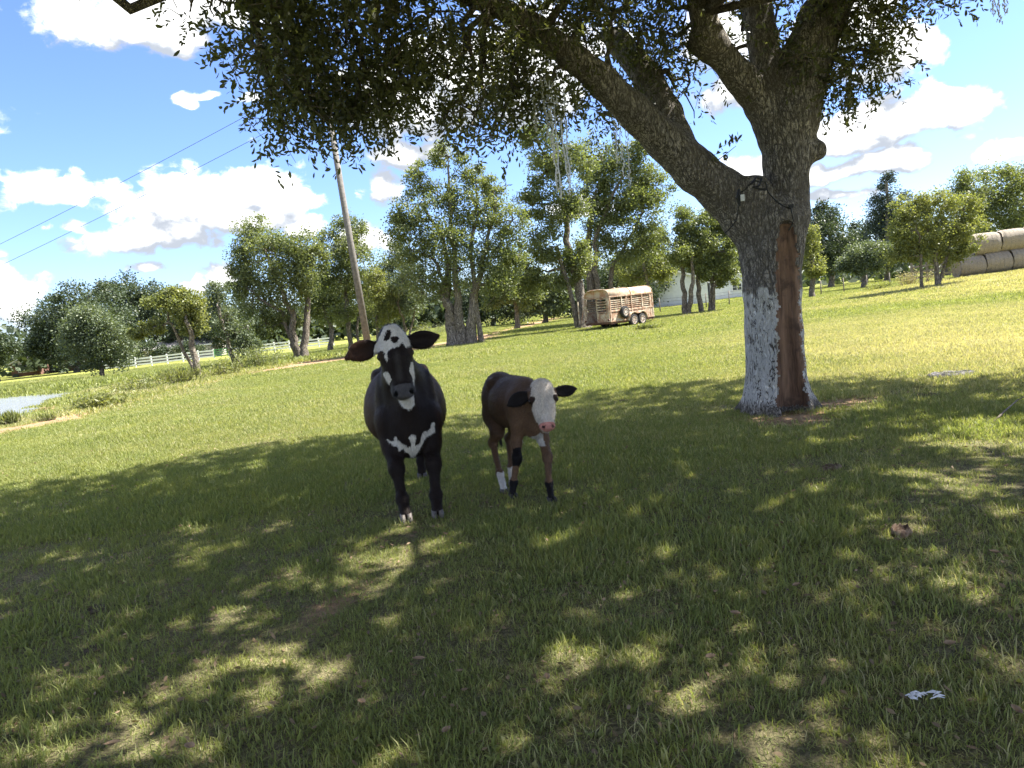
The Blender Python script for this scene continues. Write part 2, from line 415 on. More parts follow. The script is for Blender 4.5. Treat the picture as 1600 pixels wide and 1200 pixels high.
# ------------------------------------------------------------------ implicit surfaces (organic one-piece bodies)
class Field:
    def __init__(s, lo, hi, h):
        s.lo = np.array(lo, np.float32); s.h = h
        s.n = np.ceil((np.array(hi)-np.array(lo))/h).astype(int)+1
        s.v = np.full(s.n, 0.5, np.float32)
    def _sub(s, lo, hi):
        a = np.clip(np.floor((np.array(lo)-s.lo)/s.h).astype(int), 0, s.n-1)
        b = np.clip(np.ceil((np.array(hi)-s.lo)/s.h).astype(int)+1, 1, s.n)
        ax = [s.lo[i]+s.h*np.arange(a[i], b[i], dtype=np.float32) for i in range(3)]
        sl_ = tuple(slice(a[i], b[i]) for i in range(3))
        return sl_, ax[0][:,None,None], ax[1][None,:,None], ax[2][None,None,:]
    def comb(s, sl_, d, k, sub=False):
        v = s.v[sl_]
        if sub:
            h = np.maximum(k-np.abs(v+d), 0)/k
            s.v[sl_] = np.maximum(v, -d) + h*h*k*0.25
        else:
            h = np.maximum(k-np.abs(v-d), 0)/k
            s.v[sl_] = np.minimum(v, d) - h*h*k*0.25
    def cone(s, a, b, r1, r2, k=0.03, sq=None, sub=False):
        """tapered capsule; sq=(axis vector, factor>1 makes it thinner along that axis)"""
        a = np.array(a, np.float32); b = np.array(b, np.float32); rm = max(r1, r2)+k*1.2+0.02
        ex = rm*(1/min(1, sq[1]) if sq else 1)
        sl_, x, y, z = s._sub(np.minimum(a, b)-ex, np.maximum(a, b)+ex)
        px, py, pz = x-a[0], y-a[1], z-a[2]
        ba = b-a; bb = float(ba@ba)+1e-9
        t = np.clip((px*ba[0]+py*ba[1]+pz*ba[2])/bb, 0, 1)
        qx, qy, qz = px-t*ba[0], py-t*ba[1], pz-t*ba[2]
        d2 = qx*qx+qy*qy+qz*qz
        if sq:
            w = np.array(sq[0], np.float32); w /= np.linalg.norm(w)
            dd = qx*w[0]+qy*w[1]+qz*w[2]
            d2 = d2 + (sq[1]**2-1)*dd*dd
        s.comb(sl_, np.sqrt(d2)-(r1+(r2-r1)*t), k, sub)
    def ell(s, c, r, k=0.04, M=None, sub=False):
        c = np.array(c, np.float32); rm = max(r)+k*1.2+0.02
        sl_, x, y, z = s._sub(c-rm, c+rm)
        px, py, pz = x-c[0], y-c[1], z-c[2]
        if M is not None:
            M = np.array(M, np.float32)   # rows = local axes
            px, py, pz = [M[i,0]*px+M[i,1]*py+M[i,2]*pz for i in range(3)]
        k0 = np.sqrt((px/r[0])**2+(py/r[1])**2+(pz/r[2])**2)
        k1 = np.sqrt((px/r[0]**2)**2+(py/r[1]**2)**2+(pz/r[2]**2)**2)+1e-6
        s.comb(sl_, k0*(k0-1)/k1, k, sub)
    def mesh(s):
        v = s.v; ins = v < 0
        nx, ny, nz = v.shape
        cnt = np.zeros((nx-1, ny-1, nz-1), np.int8)
        for a in (0,1):
            for b_ in (0,1):
                for c in (0,1): cnt += ins[a:nx-1+a, b_:ny-1+b_, c:nz-1+c]
        act = (cnt > 0) & (cnt < 8)
        I, J, K = np.nonzero(act)
        idx = np.full(act.shape, -1, np.int32); idx[I,J,K] = np.arange(len(I))
        acc = np.zeros((len(I), 3), np.float32); num = np.zeros(len(I), np.float32)
        cs = [(a,b_,c) for a in (0,1) for b_ in (0,1) for c in (0,1)]
        for p in cs:
            for ax in range(3):
                if p[ax]: continue
                q = list(p); q[ax] = 1
                v0 = v[I+p[0], J+p[1], K+p[2]]; v1 = v[I+q[0], J+q[1], K+q[2]]
                cr = (v0 < 0) != (v1 < 0)
                t = np.where(cr, v0/np.where(np.abs(v0-v1) < 1e-9, 1, v0-v1), 0)
                pos = np.tile(np.array(p, np.float32), (len(I), 1)); pos[:,ax] += t
                acc += pos*cr[:,None]; num += cr
        ver = (acc/num[:,None] + np.stack([I,J,K],1))*s.h + s.lo
        quads = []
        def add(m, o):
            i, j, k = np.nonzero(m[0]); 
        for ax in range(3):
            s0 = [slice(None)]*3; s1 = [slice(None)]*3
            s0[ax] = slice(0, -1); s1[ax] = slice(1, None)
            A = ins[tuple(s0)]; B = ins[tuple(s1)]
            i, j, k = np.nonzero(A != B)
            o = [1,2] if ax == 0 else [2,0] if ax == 1 else [0,1]
            P_ = np.stack([i,j,k], 1)
            ok = (P_[:,o[0]] > 0) & (P_[:,o[1]] > 0) & (P_[:,o[0]] < np.array(act.shape)[o[0]]) & (P_[:,o[1]] < np.array(act.shape)[o[1]])
            P_ = P_[ok]; flip = A[i[ok], j[ok], k[ok]]
            def cell(d0_, d1_):
                q = P_.copy(); q[:,o[0]] += d0_; q[:,o[1]] += d1_
                return idx[q[:,0], q[:,1], q[:,2]]
            Q = np.stack([cell(-1,-1), cell(0,-1), cell(0,0), cell(-1,0)], 1)
            Q[~flip] = Q[~flip][:, ::-1]
            quads.append(Q)
        Q = np.concatenate(quads)
        Q = Q[(Q >= 0).all(1)]
        return ver, Q
def laplace(v, q, it=2, lam=0.5):
    e = np.concatenate([q[:,[0,1]], q[:,[1,2]], q[:,[2,3]], q[:,[3,0]]])
    e = np.concatenate([e, e[:, ::-1]])
    c = np.bincount(e[:,0], minlength=len(v)).astype(np.float32)
    for _ in range(it):
        s = np.stack([np.bincount(e[:,0], v[e[:,1],i], minlength=len(v)) for i in range(3)], 1)
        v = v + lam*(s/np.maximum(c,1)[:,None]-v)
    return v
def inpoly(x, y, poly):
    r = np.zeros(x.shape, bool); n = len(poly)
    for i in range(n):
        x0, y0 = poly[i]; x1, y1 = poly[(i+1) % n]
        if y0 == y1: continue
        c = ((y0 > y) != (y1 > y)) & (x < (x1-x0)*(y-y0)/(y1-y0)+x0)
        r ^= c
    return r
def n3(p, s, seed=0, n=6):
    r = np.random.default_rng(seed); o = 0
    for i in range(n):
        k = r.normal(size=3)*s; o = o + np.sin(p@k + r.uniform(0, 6.28) + 1.2*np.sin(p@(r.normal(size=3)*s)))
    return o/n

# ------------------------------------------------------------------ the two animals
coat, t, b = newmat('short_cattle_coat')
ca = nd('ShaderNodeAttribute', t); ca.attribute_name = 'coat'
co = coord(t)
mp = nd('ShaderNodeMapping', t); mp.inputs['Scale'].default_value = (1,1,0.25); t.links.new(co, mp.inputs[0])
hn = noise(t, 160, 4, 0.7, mp.outputs[0]); hn2 = noise(t, 14, 5, 0.6, co)
v_ = ma(t, 'ADD', ma(t, 'MULTIPLY_ADD', hn, 0.5, 0.75), ma(t, 'MULTIPLY_ADD', hn2, 0.5, -0.25))
mu = nd('ShaderNodeVectorMath', t, operation='SCALE'); t.links.new(ca.outputs['Color'], mu.inputs[0]); t.links.new(v_, mu.inputs['Scale'])
t.links.new(mu.outputs[0], b.inputs['Base Color'])
b.inputs['Roughness'].default_value = 0.52; b.inputs['Specular IOR Level'].default_value = 0.13

bump(t, b, ma(t, 'ADD', hn, ma(t, 'MULTIPLY', hn2, 1.2)), 0.35, 0.012)
eyem, t, b = newmat('dark_glossy_eye'); b.inputs['Base Color'].default_value = (0.008,0.006,0.005,1); b.inputs['Roughness'].default_value = 0.05
hoofm = simple('grey_hoof', (0.16,0.14,0.125), (0.09,0.08,0.075), 30, 0.6)
hoofd = simple('dark_hoof', (0.05,0.045,0.042), (0.03,0.028,0.026), 30, 0.6)
tuftm = simple('tail_hair', (0.012,0.01,0.01), (0.025,0.02,0.018), 30, 0.7)

def head_frame(o, pitch, yaw, roll=0):
    Lh = Vector((math.cos(pitch)*math.cos(yaw), math.cos(pitch)*math.sin(yaw), -math.sin(pitch)))
    S = Vector((-math.sin(yaw), math.cos(yaw), 0))
    Nn = S.cross(Lh)*-1
    if Nn.x < 0 and pitch > 0.3: pass
    Nn = Lh.cross(S); 
    if Nn.dot(Vector((math.cos(yaw), math.sin(yaw), 0.3))) < 0: Nn = -Nn
    if roll:
        S2 = S*math.cos(roll)+Lh*math.sin(roll); L2 = -S*math.sin(roll)+Lh*math.cos(roll)
        S, Lh = S2, L2
    return Vector(o), Lh, S, Nn
def build_animal(kind, root, H, hooves, P_):
    """H=(origin,L,S,N) head frame; hooves: FL, FR, HL, HR local ground points (z=0); P_ = dict of proportions"""
    k_ = P_['s']
    F_ = Field(P_['lo'], P_['hi'], P_['h'])
    if kind == 'cow':
        F_.ell((-0.12,0,0.80), (0.64,0.355,0.36), 0.06)
        F_.ell((-0.15,0,0.70), (0.50,0.345,0.25), 0.08)
        F_.ell((0.34,0,0.85), (0.32,0.225,0.36), 0.07)
        F_.cone((0.30,0,1.10), (-0.62,0,1.13), 0.05, 0.05, 0.13)
        F_.ell((0.50,0,0.70), (0.20,0.20,0.24), 0.09)
        F_.ell((0.54,0,0.60), (0.13,0.12,0.16), 0.08)
        F_.ell((0.22,0,1.10), (0.28,0.10,0.13), 0.10)
        F_.ell((-0.62,0,0.93), (0.30,0.26,0.27), 0.10)
        for s in (-1,1):
            F_.ell((0.37,s*0.185,0.86), (0.13,0.065,0.27), 0.035)
            F_.ell((0.50,s*0.165,0.76), (0.10,0.085,0.12), 0.035)
            F_.ell((0.45,s*0.155,0.62), (0.10,0.075,0.13), 0.04)
            F_.ell((-0.45,s*0.215,1.06), (0.09,0.05,0.06), 0.08)
            F_.ell((-0.62,s*0.17,0.76), (0.22,0.11,0.27), 0.09)
        F_.cone((0.36,0,0.98), (0.78,-0.05,1.27), 0.215, 0.125, 0.10, ((0,1,0),1.15))
        F_.cone((0.52,0,0.80), (0.82,0,1.10), 0.14, 0.06, 0.10, ((0,1,0),1.5))
        tops_f = (0.43,0.17,0.74); tops_h = (-0.60,0.17,0.72)
        fr = (0.105,0.075,0.058,0.036,0.047,0.042); hr = (0.13,0.095,0.052,0.040,0.048,0.04)
        fz = (0.54,0.385,0.15,0.085); hz = (0.58,0.46,0.16,0.085)
        hocx = -0.16
    else:
        F_.ell((-0.02,0,0.735), (0.40,0.185,0.225), 0.05)
        F_.ell((-0.06,0,0.70), (0.30,0.175,0.19), 0.06)
        F_.ell((0.26,0,0.715), (0.19,0.150,0.235), 0.06)
        F_.ell((0.38,0,0.60), (0.11,0.10,0.145), 0.06)
        F_.ell((0.17,0,0.88), (0.18,0.06,0.075), 0.07)
        F_.ell((-0.34,0,0.79), (0.17,0.155,0.18), 0.07)
        F_.ell((-0.30,0,0.90), (0.12,0.09,0.075), 0.07)
        for s in (-1,1):
            F_.ell((0.27,s*0.115,0.70), (0.10,0.05,0.17), 0.05)
            F_.ell((-0.25,s*0.12,0.90), (0.05,0.03,0.04), 0.05)
            F_.ell((-0.34,s*0.105,0.66), (0.13,0.065,0.18), 0.06)
        F_.cone((0.26,0,0.79), tuple(H[0]+H[1]*0.10+H[3]*-0.10), 0.125, 0.078, 0.06, ((0,1,0),1.15))
        F_.cone((0.38,0,0.66), tuple(H[0]+H[1]*0.13+H[3]*-0.13), 0.085, 0.05, 0.06)
        tops_f = (0.29,0.11,0.58); tops_h = (-0.33,0.105,0.60)
        fr = (0.062,0.041,0.036,0.0215,0.030,0.028); hr = (0.082,0.055,0.034,0.022,0.030,0.028)
        fz = (0.44,0.315,0.125,0.07); hz = (0.47,0.37,0.14,0.07)
        hocx = -0.12
    legs = []
    for i, hv in enumerate(hooves):
        s = 1 if i % 2 == 0 else -1
        if i < 2:
            T = Vector((tops_f[0], s*tops_f[1], tops_f[2])); Hf = Vector((hv[0], hv[1], 0))
            def mixp(z, dx=0):
                f = 1-z/T.z; p = T.lerp(Hf, f); p.z = z; p.x += dx; return p
            e = mixp(fz[0], -0.02*k_); kn = mixp(fz[1], 0.035*k_); ft = mixp(fz[2], 0.0); pa = mixp(fz[3], 0.015*k_)
            hf = Vector((hv[0]+0.012*k_, hv[1], 0.045*k_))
            rr = fr
        else:
            T = Vector((tops_h[0], s*tops_h[1], tops_h[2])); Hf = Vector((hv[0], hv[1], 0))
            def mixp(z, dx=0):
                f = 1-z/T.z; p = T.lerp(Hf, f); p.z = z; p.x += dx; return p
            e = mixp(hz[0], 0.10*k_); kn = mixp(hz[1], hocx*0.75); ft = mixp(hz[2], -0.035*k_); pa = mixp(hz[3], 0.0)
            hf = Vector((hv[0]+0.012*k_, hv[1], 0.045*k_))
            rr = hr
        kk = 0.045*k_+0.01
        F_.cone(T, e, rr[0], rr[1], kk*1.3)
        F_.cone(e, kn, rr[1], rr[2], kk)
        F_.ell(kn, (rr[2]*1.12, rr[2]*1.02, rr[2]*1.4), kk*0.6)
        F_.cone(kn, ft, rr[2]*0.86, rr[3], kk*0.6)
        F_.ell(ft, (rr[4], rr[4]*1.02, rr[4]*1.05), kk*0.6)
        F_.cone(ft, hf, rr[4]*0.9, rr[5], kk*0.5)
        legs.append((e, kn, ft, hf, rr))
    # head
    O, Lh, S, Nn = H
    q = P_['hs']
    def hp(l, s, n): return tuple(O + Lh*(l*q) + S*(s*q*P_['hw']) + Nn*(n*q))
    Mh = [tuple(Lh), tuple(S), tuple(Nn)]
    w = P_['hw']
    def he(l, s, n, r, k=0.03, M=Mh, sub=False): F_.ell(hp(l,s,n), (r[0]*q, r[1]*q*w, r[2]*q), k*q, M, sub)
    def hc(a, b, r1, r2, k=0.03, sub=False, sq=None): F_.cone(hp(*a), hp(*b), r1*q, r2*q, k*q, sq, sub)
    he(0.115,0,-0.10,(0.155,0.118,0.105),0.04)
    he(0.02,0,-0.07,(0.065,0.075,0.07),0.06)
    he(0.09,0,-0.03,(0.10,0.085,0.04),0.05)
    for s in (-1,1):
        he(0.175,s*0.092,-0.062,(0.05,0.038,0.045),0.035)          # brow
        he(0.27,s*0.062,-0.14,(0.12,0.040,0.085),0.05)             # cheek and jaw
        hc((0.14,s*0.055,-0.17),(0.40,s*0.035,-0.145),0.055,0.035,0.04)
    hc((0.14,0,-0.075),(0.42,0,-0.080),0.092,0.066 if kind == 'cow' else 0.056,0.05)           # nasal bridge
    mk_ = 1.0 if kind == 'cow' else 0.76
    he(0.465,0,-0.073,(0.062,0.088*mk_,0.066),0.04)                     # muzzle
    he(0.49,0,-0.045,(0.035,0.072*mk_,0.04),0.03)
    he(0.455,0,-0.155,(0.06,0.062*mk_,0.040),0.03)                      # chin
    if kind == 'cow': he(0.515,0,-0.122,(0.014,0.070,0.007),0.010,sub=True)           # mouth line
    for s in (-1,1):
        he(0.485,s*0.052*mk_,-0.012,(0.014,0.017,0.03),0.012,sub=True)  # nostril
        he(0.185,s*0.128,-0.08,(0.026,0.020,0.022),0.012,sub=True)  # eye socket
    for s, (dv_, hgt, ln) in zip((-1,1), P_['ears']):
        root_ = Vector(hp(0.085, s*0.10, -0.12))
        dvec = (S*s*dv_[0] + Lh*dv_[1] + Nn*dv_[2]).normalized()
        c = root_ + dvec*(ln*0.56)
        fc = Nn*0.88 + Lh*0.30
        fc = (fc - dvec*fc.dot(dvec)).normalized(); up_ = dvec.cross(fc)
        M = [tuple(dvec), tuple(up_), tuple(fc)]
        F_.ell(tuple(c-dvec*ln*0.06), (ln*0.42, hgt*0.5, 0.026*q), 0.02, M)
        F_.cone(tuple(c+dvec*ln*0.10-up_*hgt*0.04), tuple(c+dvec*ln*0.43-up_*hgt*0.12), hgt*0.33, hgt*0.13, 0.03, (tuple(fc), 2.6))
        F_.cone(tuple(root_), tuple(c - dvec*ln*0.2), 0.032*q, 0.03*q, 0.04*q)
        F_.ell(tuple(c + fc*0.030*q - dvec*ln*0.02), (ln*0.40, hgt*0.36, 0.026*q), 0.01, M, sub=True)
    # tail
    tl = P_['tail']
    for a, c, r1, r2 in tl: F_.cone(a, c, r1, r2, 0.02)
    ver, Q = F_.mesh()
    ver = laplace(ver, Q, 2, 0.5)
    ver = ver + (0.0035*n3(ver, 14, 71)+0.0018*n3(ver, 38, 72))[:,None]*np.array([0.6,1,0.3])
    me = mesh_np(kind+'_body', ver, Q, True)
    # head-frame coordinates for markings
    d = ver - np.array(O, np.float32)
    hl = d@np.array(Lh)/q; hsd = d@np.array(S)/(q*w); hn_ = d@np.array(Nn)/q
    return me, ver, (hl, hsd, hn_), legs, hp
def finish(me, col, root, name='body'):
    a = me.color_attributes.new('coat', 'FLOAT_COLOR', 'POINT')
    c4 = np.concatenate([col, np.ones((len(col),1))], 1).astype(np.float32)
    a.data.foreach_set('color', c4.ravel())
    return link(name, me, coat, root)
def hoof(root, p, r, mat, fwd=1):
    b_ = MB()
    for s in (-1,1):
        vs = []; n = 12
        for zz, sc, dx in ((0.0,1.0,0.012),(0.03,0.98,0.004),(0.062,0.80,-0.008)):
            for k in range(n):
                a = 2*math.pi*k/n
                x = math.cos(a); y = math.sin(a)
                vs.append((p[0]+(x*r*1.25+(0.25*r if x > 0 else 0))*sc+dx+r*0.25, p[1]+s*r*0.55+y*r*0.50*sc, p[2]+zz*r/0.045-0.01))
        fs = [tuple(reversed(range(n)))]
        for i in range(2):
            for k in range(n): fs.append((i*n+k, i*n+(k+1)%n, (i+1)*n+(k+1)%n, (i+1)*n+k))
        fs.append(tuple(2*n+k for k in range(n)))
        b_.add(vs, fs)
    return b_.build('hoof', mat, root, True)
def eyes(root, hp, r, q):
    for s in (-1,1):
        b_ = MB(); n = 12; c = Vector(hp(0.185, s*0.116, -0.080)); vs = []
        for i in range(1, 8):
            for k in range(n):
                a = math.pi*i/8; ph = 2*math.pi*k/n
                vs.append(c + Vector((math.sin(a)*math.cos(ph), math.sin(a)*math.sin(ph), math.cos(a)))*r)
        fs = [(i*n+k, (i+1)*n+k, (i+1)*n+(k+1)%n, i*n+(k+1)%n) for i in range(6) for k in range(n)]
        fs += [tuple(range(n)), tuple(6*n+k for k in reversed(range(n)))]
        b_.add(vs, fs); b_.build('eye', eyem, root, True)

def place(loc, fwd):
    return math.atan2(fwd[1], fwd[0])
def hair(me, ver, col, root, n, ln, seed):
    rng = np.random.default_rng(seed)
    nr = np.zeros(len(ver)*3, np.float32); me.vertices.foreach_get('normal', nr); nr = nr.reshape(-1,3)
    k = rng.integers(0, len(ver), n); p = ver[k] + rng.normal(size=(n,3))*0.003; N_ = nr[k]
    k = k[p[:,2] > 0.07]; p = ver[k] + rng.normal(size=(len(k),3))*0.003; N_ = nr[k]; n = len(k)
    flow = np.array([-0.35,0,-1.0])+rng.normal(size=(n,3))*0.35
    tg = flow - N_*(flow*N_).sum(1, keepdims=True); tg /= np.linalg.norm(tg, axis=1, keepdims=True)+1e-6
    d = tg*1.0 + N_*rng.uniform(0.12,0.5,(n,1)); d /= np.linalg.norm(d, axis=1, keepdims=True)
    sd = np.cross(d, N_); sd /= np.linalg.norm(sd, axis=1, keepdims=True)+1e-6
    L_h = (ln*rng.uniform(0.6,1.3,n))[:,None]
    v = np.stack([p-sd*0.0016, p+sd*0.0016, p+d*L_h], 1).reshape(-1,3)
    hm = mesh_np('coat_hair', v, np.arange(3*n).reshape(-1,3))
    c3 = np.repeat(np.clip(col[k]*rng.uniform(0.65,1.5,(n,1)), 0, 0.8), 3, 0)
    a = hm.color_attributes.new('coat', 'FLOAT_COLOR', 'POINT'); a.data.foreach_set('color', np.concatenate([c3, np.ones((3*n,1))], 1).astype(np.float32).ravel())
    tag(link('coat_hair', hm, coat, root), kind='stuff')
# --- cow
f1, f2 = ground(635,812), ground(684,806)
Fc = Vector((0.152+0.03,-0.985,0)).normalized()
front = Vector((-0.90, 5.98, 0))
cow_o = front - Fc*0.34
cow_o.z = gz(cow_o.x, cow_o.y)-0.005
rz = math.atan2(Fc.y, Fc.x)
cow = empty('cow', cow_o, rz)
tag(cow, 'big black cow with white spotted forehead and white brisket marks, facing the camera', 'cow')
Mi = Matrix.Rotation(-rz, 3, 'Z')
def loc_of(p): q = Mi @ (Vector(p)-cow_o); return q
h1 = loc_of(f1); h2 = loc_of(f2)
# cow's left (+y) shows on the right of the picture
HC = head_frame((0.80,-0.060,1.50), R(73), R(3), R(-3.0))
hoofs = [(h2.x, h2.y), (h1.x, h1.y), (-0.60,0.10), (-0.70,-0.13)]
me, ver, (hl, hsd, hn_), legs, hp = build_animal('cow', cow, HC, hoofs, dict(s=1.0, lo=(-1.05,-0.52,-0.02), hi=(1.12,0.52,1.62), h=0.0075,
    hs=1.04, hw=0.98, ears=(((1,0.12,0.0),0.165,0.27), ((1,0.06,0.0),0.15,0.26)),
    tail=[((-0.88,0,1.05),(-0.95,0,0.9),0.035,0.03),((-0.95,0,0.9),(-0.93,0.0,0.5),0.028,0.02)]))
def zc(x, y):   # point of the marking layout (enlarged head, 7.5 px per photo px) -> (s, l)
    return ((x-(675+(y-60)*0.125))*0.00064, (y-75)/905*0.535)
black = np.array([0.016,0.0105,0.009]); white = np.array([0.66,0.62,0.56]); brown = np.array([0.12,0.052,0.028])
col = np.tile(black, (len(ver),1))
jit = 0.006*n3(ver, 90, 5)+0.004*n3(ver, 220, 7); jit2 = 0.006*n3(ver, 110, 6)+0.005*n3(ver, 240, 8)
S_, L_ = hsd*1.02+jit, hl*1.0+jit2
front_ = (hn_ > -0.15) & (hl < 0.62) & (hl > -0.15) & (np.abs(hsd) < 0.16)
# brown coat tone on barrel and back, sunlit warmth painted in on the left
bb_ = np.clip((ver[:,2]-0.95)/0.25, 0, 1)*np.clip((0.35-ver[:,0])/0.3, 0, 1)*np.clip(0.55+0.45*n3(ver, 5, 9), 0, 1)
bb_ = bb_*np.clip(0.55+2.2*ver[:,1], 0.2, 1.0)
low = np.clip(0.5+0.5*n3(ver, 4, 10), 0, 1)*np.clip((np.abs(ver[:,1])-0.2)/0.12, 0, 1)*0.7
mixb = np.clip(bb_+low, 0, 1)*(ver[:,2] > 0.5)
col = col*(1-mixb[:,None]) + brown*mixb[:,None]
face = front_ & (np.abs(hsd) < 0.052) & (hl > 0.17) & (hl < 0.42)
fg = np.clip(1-np.abs(hsd+0.005)/0.035, 0, 1)*np.clip((hl-0.17)/0.05, 0, 1)*np.clip((0.42-hl)/0.05, 0, 1)*(hn_ > -0.1)  # greyish sheen of the nose bridge, put into the coat colour
col = col*(1-fg[:,None]) + np.array([0.045,0.040,0.036])*fg[:,None]
def paint(poly, c, cond):
    P2 = [zc(*p) for p in poly]
    mk = inpoly(S_, L_, P2) & cond
    col[mk] = c
paint([(600,20),(560,100),(520,160),(470,230),(450,350),(530,360),(575,430),(605,480),(612,372),(660,345),(740,342),(770,300),(795,285),(820,330),(845,360),(905,300),(880,200),(800,110),(740,20)], white, front_)
e1 = [(640+38*math.cos(a)-28*math.sin(a)*0.6-14, 165+72*math.sin(a)) for a in np.linspace(0, 6.0, 14)]
paint(e1, black, front_)
paint([(655,195),(690,190),(720,200),(745,195),(762,235),(725,275),(690,280),(665,250)], black, front_)
paint([(520,520),(550,568),(572,574),(596,590),(650,695),(618,738),(585,665),(545,590)], white, (hn_ > -0.16) & (hl < 0.45))
paint([(915,510),(888,530),(876,600),(856,640),(890,700),(905,760),(925,840),(985,840),(935,640),(930,520)], white, (hn_ > -0.2) & (hl < 0.5))
ch = (hn_ < -0.118+0.006*n3(ver, 60, 3)) & (hn_ > -0.24) & (hl > 0.435) & (hl < 0.62) & (np.abs(hsd) < 0.085)
col[ch] = white
mz = (hl > 0.425+0.01*n3(ver, 40, 4)) & (hl < 0.62) & (hn_ > -0.112) & (np.abs(hsd) < 0.12)
col[mz] = (0.045,0.042,0.042)
pad = mz & (hn_ > -0.075) & (np.abs(hsd) < 0.062); col[pad] = (0.085,0.08,0.082)  # lighter pad top holds the muzzle's sheen as colour
nst = (np.hypot((hl-0.487)*0.8, np.abs(hsd)-0.056) < 0.017) & (hn_ > -0.07) & (hl > 0.4) & (hl < 0.62); col[nst] = (0.004,0.004,0.004)
ml = (np.abs(hn_+0.118+0.02*np.abs(hsd)*8*0.3) < 0.006) & (hl > 0.42) & (hl < 0.62) & (np.abs(hsd) < 0.10); col[ml] = (0.004,0.004,0.004)
er_ = (np.hypot(hl-0.185, np.abs(hsd)-0.118) < 0.034) & (hn_ > -0.16); col[er_] = (0.035,0.022,0.016)
# white V on the brisket
yy, zz = ver[:,1]+0.012*n3(ver, 45, 12), ver[:,2]+0.014*n3(ver, 50, 13)
V1 = [(0.0,0.42),(0.03,0.47),(0.085,0.56),(0.13,0.60),(0.205,0.63),(0.215,0.72),(0.185,0.72),(0.17,0.67),(0.10,0.65),(0.05,0.56),(0.02,0.55),(0.03,0.64),(0.0,0.66),(-0.025,0.63),(-0.01,0.55),(-0.04,0.545),(-0.09,0.58),(-0.12,0.64),(-0.145,0.64),(-0.15,0.60),(-0.21,0.615),(-0.17,0.56),(-0.13,0.555),(-0.12,0.51),(-0.08,0.525),(-0.045,0.48),(-0.02,0.44)]
mk = inpoly(yy*1.08, (zz-0.55)*1.12+0.545, V1) & (ver[:,0] > 0.36)
col[mk] = white*0.92
finish(me, np.clip(col, 0, 1), cow); hair(me, ver, col, cow, 90000, 0.019, 5)
for (e, kn, ft, hf, rr) in legs: hoof(cow, (hf.x, hf.y, 0.0), 0.048, hoofm)
eyes(cow, hp, 0.027, 1.04)
# tail switch
tb = MB()
for k in range(40):
    a = random.uniform(0, 6.28); r_ = random.uniform(0, 0.02)
    x0, y0 = -0.93+r_*math.cos(a), r_*math.sin(a)
    tb.tube([(x0,y0,0.52),(x0+0.02*math.cos(a),y0+0.03*math.sin(a),0.42),(x0+0.03*math.cos(a),y0+0.04*math.sin(a),random.uniform(0.24,0.32))], [0.006,0.007,0.002], 4, False)
tb.build('tail_tuft', tuftm, cow)

# --- calf
Fk = Vector((0.38,-0.925,0)).normalized()
calf_o = Vector((0.17,5.85,0)) - Fk*0.42
calf_o.z = gz(calf_o.x, calf_o.y)-0.005
rzk = math.atan2(Fk.y, Fk.x)
calf = empty('calf', calf_o, rzk)
tag(calf, 'small brown calf with white face and pink nose standing beside the black cow', 'calf')
Mk = Matrix.Rotation(-rzk, 3, 'Z')
def lock(p): return Mk @ (Vector(p)-calf_o)
k1, k2, k3, k4 = [lock(ground(*p)) for p in ((801,777),(861,783),(787,769),(800,758))]
hw = lock(at(846,592,5.62)); 
# yaw: towards the camera
camdir = Mk @ (Vector((0.04,0,0))-Vector((0.25,5.6,0))); yaw = math.atan2(camdir.y, camdir.x)
HK = head_frame((hw.x,hw.y,hw.z-0.015), R(60), yaw+R(9), R(2))
me, ver, (hl, hsd, hn_), legs, hp = build_animal('calf', calf, HK, [(k2.x,k2.y),(k1.x,k1.y),(k4.x,k4.y),(k3.x,k3.y)],
    dict(s=0.72, lo=(-0.66,-0.55,-0.02), hi=(1.02,0.62,1.14), h=0.0055, hs=0.76, hw=1.16,
    ears=(((1,0.25,-0.25),0.115,0.20), ((1,-0.05,-0.1),0.095,0.20)),
    tail=[((-0.48,0,0.88),(-0.53,0,0.75),0.022,0.018),((-0.53,0,0.75),(-0.50,0.0,0.42),0.018,0.022)]))
cb_ = np.array([0.155,0.092,0.055]); cd_ = np.array([0.062,0.039,0.027]); cbk = np.array([0.010,0.008,0.009])
cw_ = np.array([0.60,0.53,0.46]); pink = np.array([0.58,0.27,0.23])
z_ = ver[:,2]; x_ = ver[:,0]
f = np.clip((z_-0.62)/0.3, 0, 1)*0.45 + np.clip((0.28-x_)/0.25, 0, 1)*0.5 + 0.15*n3(ver, 8, 21)
f = np.clip(f*(z_ > 0.46) + 0.25*(z_ <= 0.46), 0, 1)
col = cb_*(1-f[:,None]) + cd_*f[:,None]
# black knees and pasterns in front, white socks behind
for i, (e, kn, ft, hf, rr) in enumerate(legs):
    dxy = np.hypot(ver[:,0]-(hf.x*(1-z_/0.45)+kn.x*z_/0.45 if i < 2 else hf.x), ver[:,1]-hf.y)
    own = np.hypot(ver[:,0]-hf.x, ver[:,1]-hf.y) < 0.13
    jz = 0.012*n3(ver, 40, 30+i)
    if i < 2:
        m1 = own & (z_+jz < 0.14); m2 = own & (z_+jz > 0.26) & (z_+jz < 0.40) & (ver[:,0] > kn.x-0.02)
        col[m1] = cbk; col[m2] = cbk
        m3 = own & (z_+jz >= 0.14) & (z_+jz <= 0.26); col[m3] = cb_*0.9
    else:
        m1 = own & (z_+jz < 0.155); col[m1] = (0.62,0.58,0.54)
hj = hl+0.01*n3(ver, 60, 41); hs2 = hsd+0.008*n3(ver, 60, 42)
wf = (hj > -0.05) & (hj < 0.60) & (np.abs(hs2) < 0.125-0.03*(hj < 0.06)) & (hn_ > -0.135+0.10*(np.abs(hs2) > 0.10)*(hj < 0.24))
col[wf] = cw_
hearing = (np.abs(hsd) > 0.13)
